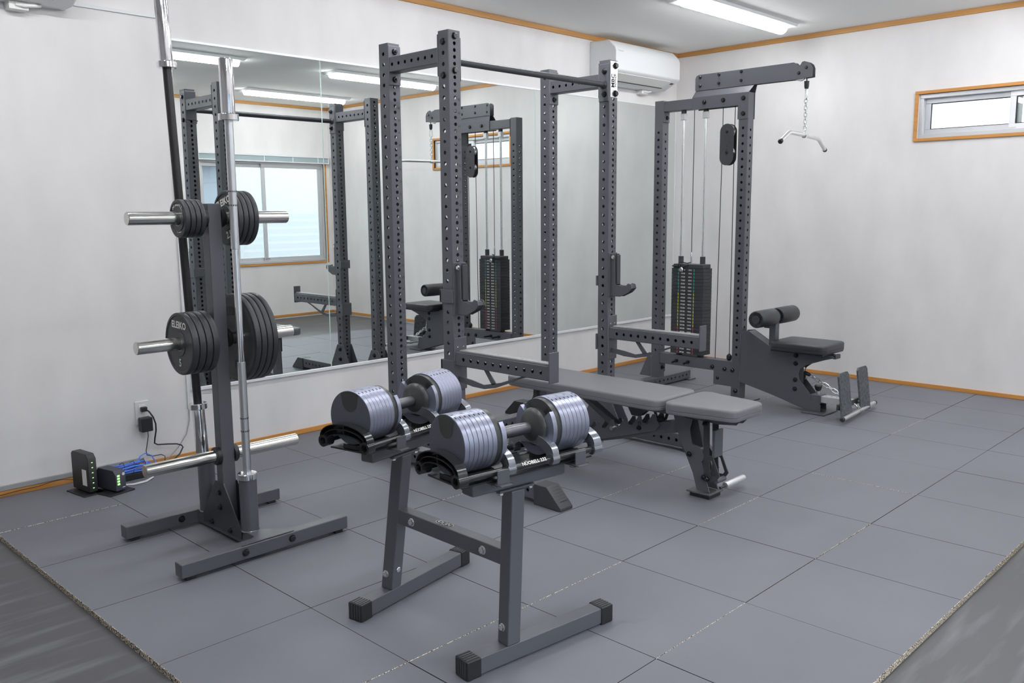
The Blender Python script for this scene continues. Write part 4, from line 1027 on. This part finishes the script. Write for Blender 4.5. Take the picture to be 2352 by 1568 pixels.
# ================================================================== DUMBBELL STAND
st = thing('dumbbell_stand', (-4.82, -2.43, 0), 'dark steel stand with two trays for adjustable dumbbells, nearest the camera', 'dumbbell stand')
SIDES = {}
for nm, (ox, oy, an, lx, ly, ty) in {'R': (-4.82, -2.71, -6.3, .018, -.004, .008), 'L': (-4.82, -2.165, 10.4, .020, -.045, -.038)}.items():
    T = Matrix.Translation((ox, oy, 0)) @ Matrix.Rotation(math.radians(an), 4, 'Z'); SIDES[nm] = (T, ty)
    b = MB(T); b.box(-.12, .36, -.024, .028, .004, .0535); b.build('base_foot', PC, st, bevel=.003)
    for x0, x1 in ((-.165, -.115), (.352, .402)):
        b = MB(T); b.box(x0, x1, -.0275, .0315, .0, .0565); cp = b.build('foot_cap', BLACK, st, bevel=.004)
        b = MB(T)
        for k in range(5):
            yy = -.020+.0105*k; b.box(x0+.004, x1-.004, yy, yy+.005, .0562, .0578)
            if x0 < 0: b.box(x0-.0012, x0+.001, yy, yy+.005, .006, .052)
        b.build('ridge', PCD, cp)
    # leaning upright
    b = MB(T); w = .0235; z0, z1 = .0535, .507; cx0, cy0 = .002, -.002
    vs = [(cx0+sx*w+(lx if z == z1 else 0), cy0+sy*w+(ly if z == z1 else 0), z) for z in (z0, z1) for sx, sy in ((-1, -1), (1, -1), (1, 1), (-1, 1))]
    b.add(vs, [(3, 2, 1, 0), (4, 5, 6, 7), (0, 1, 5, 4), (1, 2, 6, 5), (2, 3, 7, 6), (3, 0, 4, 7)]); b.build('upright', PC, st, bevel=.004)
    # tray, its plate and clamps
    b = MB(T); b.box(-.132, .208, ty-.026, ty+.026, .513, .561); b.build('tray_beam', PC, st, bevel=.007, seg=3)
    b = MB(T); b.box(-.040, .085, ty-.030, ty+.030, .507, .513); b.build('tray_plate', PC, st, bevel=.001)
    for x_ in (-.032, .074): bolt(st, T @ Vector((x_, ty-.020, .507)), (0, 0, -1), .009, .006, SILVER)
    for x_ in (-.115, .165):
        b = MB(T); b.box(x_, x_+.055, ty-.112, ty+.112, .561, .565); b.build('cross_strap', PCD, st, bevel=.001)
        for sy in (-1, 1):
            b = MB(T); yo = ty+sy*.1035
            b.box(x_+.006, x_+.046, min(yo, yo+sy*.004), max(yo, yo+sy*.004), .562, .602)
            b.box(x_+.006, x_+.046, min(yo, yo+sy*.018), max(yo, yo+sy*.018), .561, .564)
            b.box(x_-.004, x_+.058, min(yo-sy*.012, yo+sy*.004), max(yo-sy*.012, yo+sy*.004), .5585, .562)
            b.build('rod_clip', PC, st, bevel=.001)
    for p, d_ in (((-.0215+lx*.1, -.001, .105), (-1, 0, 0)),):
        bolt(st, T @ Vector(p), T.to_3x3() @ Vector(d_), .0095, .007, SILVER)
    if nm == 'L': bolt(st, T @ Vector((.004, -.0275, .118)), T.to_3x3() @ Vector((0, -1, 0)), .0095, .007, SILVER)
# crossbar between the uprights
cz = .305
pL = SIDES['L'][0] @ Vector((.002+.011, -.002-.025-.0235, cz)); pR = SIDES['R'][0] @ Vector((.002+.010, -.004+.0235, cz))
dv = (pR-pL); dv.z = 0; Lc = dv.length; F = frame(pL, dv, (0, 0, 1))   # local z = horizontal, perpendicular to the bar
b = MB(); b.prism([(0, -.024), (Lc, -.024), (Lc, .024), (0, .024)], -.021, .021, F); b.build('crossbar', PC, st, bevel=.003)
nrm = (F.to_3x3() @ Vector((0, 0, 1)))
if nrm.x > 0: nrm = -nrm
for s_ in (.075, Lc-.075): bolt(st, pL+dv.normalized()*s_+nrm*.021, nrm, .0105, .008, SILVER)
Fb = frame(pL+dv.normalized()*(Lc*.44)+Vector((0, 0, .0242)), -dv.normalized(), Vector((0, 0, 1)).cross(-dv.normalized()))
b = MB(); P = [(.036*math.copysign(1, math.cos(a))*.55+.017*math.cos(a), .0135*math.sin(a)) for a in [2*PI*k/32+.01 for k in range(32)]]
b.m = 0; b.prism(P, 0, .0012, Fb); P2 = [(x*.94, y*.84) for x, y in P]; b.m = 1; b.prism(P2, .0012, .0016, Fb); b.m = 0
b.text('N\u00dcO', .022, Fb @ Matrix.Translation((0, -.001, 0)), bold=.025, sx=1.15, lift=.0019); b.build('badge', [SILVER, BLACK], st)

# ------------------------------------------------------------------ dumbbells and their cradles
def arc(cy, cz, pts): return pts
def arch(w, zt, zb_, n=16):
    return [(w*math.cos(PI*k/n), zb_+(zt-zb_)*math.sin(PI*k/n)**.85) for k in range(n+1)]
def cradle(T, ty, label, rz):
    t = thing('dumbbell_cradle', (T @ Vector((.027, ty, .56))), label, 'dumbbell cradle', 'cradles on the stand trays')
    YZ = lambda x: Matrix(((0, 0, 1, x), (1, 0, 0, ty), (0, 1, 0, 0), (0, 0, 0, 1)))   # local x->y, y->z, z->x
    for sy in (-1, 1):
        b = MB(T); b.cyl((-.215, ty+sy*.085, .592), (.268, ty+sy*.085, .592), .0098, n=24); b.build('rod', GLOSS, t)
    for x0, x1, end in ((-.228, -.199, 1), (-.063, -.040, 0), (.094, .117, 0), (.254, .283, 0)):
        b = MB(T)
        out = arch(.099, .653, .600); inn = arch(.069, .622, .596)[::-1]
        if end:   # hollow end bracket with ribs
            b.prism(out+inn, x1-.003, x1, YZ(0))
            for A, B in ((arch(.099, .653, .600), arch(.0965, .650, .600)), (arch(.070, .622, .596), arch(.0675, .6195, .596)), (arch(.085, .638, .597), arch(.0835, .6355, .597))):
                b.prism(A+B[::-1], x0, x1-.003, YZ(0))
            b.prism([(-.0012, .620), (.0012, .620), (.0012, .652), (-.0012, .652)], x0+.002, x1-.003, YZ(0))
        else:
            b.prism(out+inn, x0, x1, YZ(0))
        br = b.build('end_bracket' if (end or x0 > .2) else 'middle_bracket', GLOSS if end else GREYMET, t, bevel=0 if end else .0015)
        for sy in (-1, 1):
            b = MB(T); c = Vector((x0-.001, ty+sy*.085, .592)); c1 = Vector((x1+.001, ty+sy*.085, .592))
            if end:
                b.lathe([(.011, 0), (.0185, 0), (.0185, (c1-c).length), (.011, (c1-c).length), (.011, 0)], c, c1, 28, caps=False); b.cyl(c+Vector((.012, 0, 0)), c+Vector((.014, 0, 0)), .0112, n=24)
            else: b.cyl(c, c1, .0165, n=28)
            b.build('boss', GLOSS if end else GREYMET, br)
    b = MB(T); b.box(-.205, .262, ty-.078, ty+.078, .566, .571); b.box(-.199, -.06, ty-.03, ty+.03, .571, .5848); b.box(.115, .254, ty-.03, ty+.03, .571, .5848); b.build('bed', BLACK, t, bevel=.001)
    b = MB(T); b.text('N\u00dcOBELL 232', .0135, frame((.030, ty-.085-.0075, .5990), (1, 0, 0), (0, .62, .78)), bold=.02, sx=1.05)
    b.build('lettering', WHITE_INK, t)
    return t
def dumbbell(T, ty, label):
    t = thing('dumbbell', (T @ Vector((.027, ty, .585))), label, 'dumbbell', 'adjustable dumbbells on the stand')
    z = .667; R_ = .082; ax0 = lambda x: Vector((x, ty, z)); c = .0275
    b = MB(T); b.lathe([(.0160, 0), (.0175, .03), (.0178, .065), (.0175, .10), (.0160, .13)], ax0(c-.065), ax0(c+1), 28); b.build('handle', mat('knurled_grey_handle', (.16, .16, .175), .32, .8, bump=(1200, .4, .0004)) if 'knurled_grey_handle' not in bpy.data.materials else bpy.data.materials['knurled_grey_handle'], t)
    for sg in (-1, 1):
        q = lambda h: c+sg*h
        d_ = Vector((sg, 0, 0))
        b = MB(T); b.lathe([(.018, 0), (.043, .010), (.052, .016), (.055, .022), (.050, .040), (.044, .044)], ax0(q(.058)), ax0(q(.058))+d_, 40); b.build('hub', DB_DARK, t)
        # inner cam disc seen through the opening of the inner plate
        b = MB(T); b.lathe([(.03, 0), (R_-.004, 0), (R_-.004, .018), (.03, .018)], ax0(q(.098)), ax0(q(.098))+d_, 48)
        cd = b.build('cam_disc', DB_DARK, t)
        b = MB(T)
        for a in (math.radians(50), math.radians(130)):
            p = ax0(q(.0975))+Vector((0, math.cos(a), math.sin(a)))*.056
            u = Vector((0, math.cos(a), math.sin(a))); v = Vector((0, -math.sin(a), math.cos(a)))
            b.box(-.0135, .0135, -.010, .010, -.001, .001, frame(p, u, v))
        b.build('socket', BLACK, cd)
        # inner plate with a sector opening at the top
        a0, a1 = math.radians(140), math.radians(400)
        P = [(R_*math.cos(a), R_*math.sin(a)) for a in [a0+(a1-a0)*k/44 for k in range(45)]]
        P += [(.050*math.cos(a), .050*math.sin(a)) for a in [a1-(a1-a0)*k/30 for k in range(31)]]
        xa, xb = sorted((q(.083), q(.0975)))
        b = MB(T); b.prism(P, xa, xb, Matrix(((0, 0, 1, 0), (1, 0, 0, ty), (0, 1, 0, z), (0, 0, 0, 1)))); b.build('inner_plate', DB_PLATE, t, bevel=.0008)
        n = 7; h0, h1 = .116, .2225; th = (h1-h0)/n
        for k in range(n):
            b = MB(T); hh = h0+k*th; last = k == n-1
            w_ = th-.0007
            b.lathe([(.02, 0), (R_-.0008, 0), (R_, .0008), (R_, w_-.0008), (R_-.0008, w_), (.0005 if last else .02, w_)], ax0(q(hh)), ax0(q(hh))+d_, 64)
            p_ = b.build('disc_plate', DB_PLATE, t)
            b = MB(T)
            a = math.radians(68); u = Vector((0, -math.cos(a), math.sin(a))); v = Vector((0, -math.sin(a), -math.cos(a)))
            b.box(-.0022, .0022, -.004, .004, -.0003, .0004, frame(ax0(q(hh+w_/2))+u*R_, (1, 0, 0), v))
            if k % 2 == 0: b.text(str(4+4*k), .0085, frame(ax0(q(hh+w_/2))+Vector((0, -math.cos(math.radians(80)), math.sin(math.radians(80))))*(R_+.0002), (1, 0, 0), (0, math.sin(math.radians(80)), math.cos(math.radians(80)))), bold=.01)
            b.build('scale_mark', PRINT, p_)
        b = MB(T); b.lathe([(.001, 0), (R_-.0012, 0), (R_-.0012, .0006), (.001, .0006)], ax0(q(h1)), ax0(q(h1))+d_, 64, caps=False); fc = b.build('outer_face', DB_FACE, t)
        b = MB(T); XF = frame(ax0(q(h1+.0007)), (0, -sg*-1.0 if False else 1, 0), (0, 0, 1))
        P = [(.030*math.cos(a), .048+.030*math.sin(a)) for a in [PI+PI*k/20 for k in range(21)]]+[(.036, .0725), (.018, .0785), (0, .0803), (-.018, .0785), (-.036, .0725)]
        b.prism(P, -.0006, .0006, XF); b.build('dark_insert', DB_DARK, fc)
        b = MB(T); b.cyl(ax0(q(h1)), ax0(q(h1+.0009)), .001, n=8)
        b.cyl(ax0(q(h1))+Vector((0, 0, -.026)), ax0(q(h1+.0009))+Vector((0, 0, -.026)), .0095, n=24); b.build('centre_hole', BLACK, fc)
    return t
for nm, l1, l2 in (('R', 'front dumbbell cradle, its rod lettering facing the camera', 'blue-grey adjustable dumbbell on the front tray, nearest the camera'),
                   ('L', 'rear dumbbell cradle on the left tray of the stand', 'blue-grey adjustable dumbbell on the left rear tray of the stand')):
    T, ty = SIDES[nm]; cradle(T, ty, l1, 0); dumbbell(T, ty, l2)

# ================================================================== OUTSIDE THE WINDOWS
b = MB(); b.box(-20, 14, -30, -D-.15, -.62, -.55); struct('ground', b, ASPH)
b = MB(); b.box(.15, 14, -D-.15, 8, -.62, -.55); struct('ground', b, ASPH)
fn = thing('slatted_fence', (-1, -8.6, -.55), 'white horizontal slat fence outside the big window', 'fence')
b = MB()
for k in range(15): b.box(-9, 5, -8.62, -8.60, -.5+.12*k, -.5+.12*k+.085)
b.build('slats', FENCE, fn)
for k in range(8):
    b = MB(); b.box(-9+1.9*k, -8.94+1.9*k, -8.60, -8.54, -.55, 1.32); b.build('post', FENCE, fn)
hs_ = thing('house', (-2, -14, -.55), 'pale neighbouring house with a low white roof outside the big window', 'house')
b = MB(); b.box(-12, 2.5, -18, -13, -.55, 2.5); b.build('wall', HOUSE2, hs_)
b = MB(); b.prism([(-12.5, 2.5), (2.8, 2.3), (2.8, 2.7), (-12.5, 3.6)], 12.6, 18.5, frame((0, 0, 0), (1, 0, 0), (0, 0, 1))); b.build('roof', ROOFM, hs_)
for k in range(4):
    b = MB(); b.box(-8+2.6*k, -6.6+2.6*k, -13.02, -12.98, .6, 1.9); b.build('window', HOUSE, hs_)
h2 = thing('tall_building', (6, -22, -.55), 'tall light grey building far outside the window', 'building')
b = MB(); b.box(-9, 12, -26, -21, -.55, 7.5); b.build('wall', HOUSE, h2)
b = MB()
for k in range(3):
    for j in range(2): b.box(-6+4*k, -4.4+4*k, -20.99, -20.95, 1.5+2.9*j, 2.9+2.9*j)
b.build('window', HOUSE2, h2)
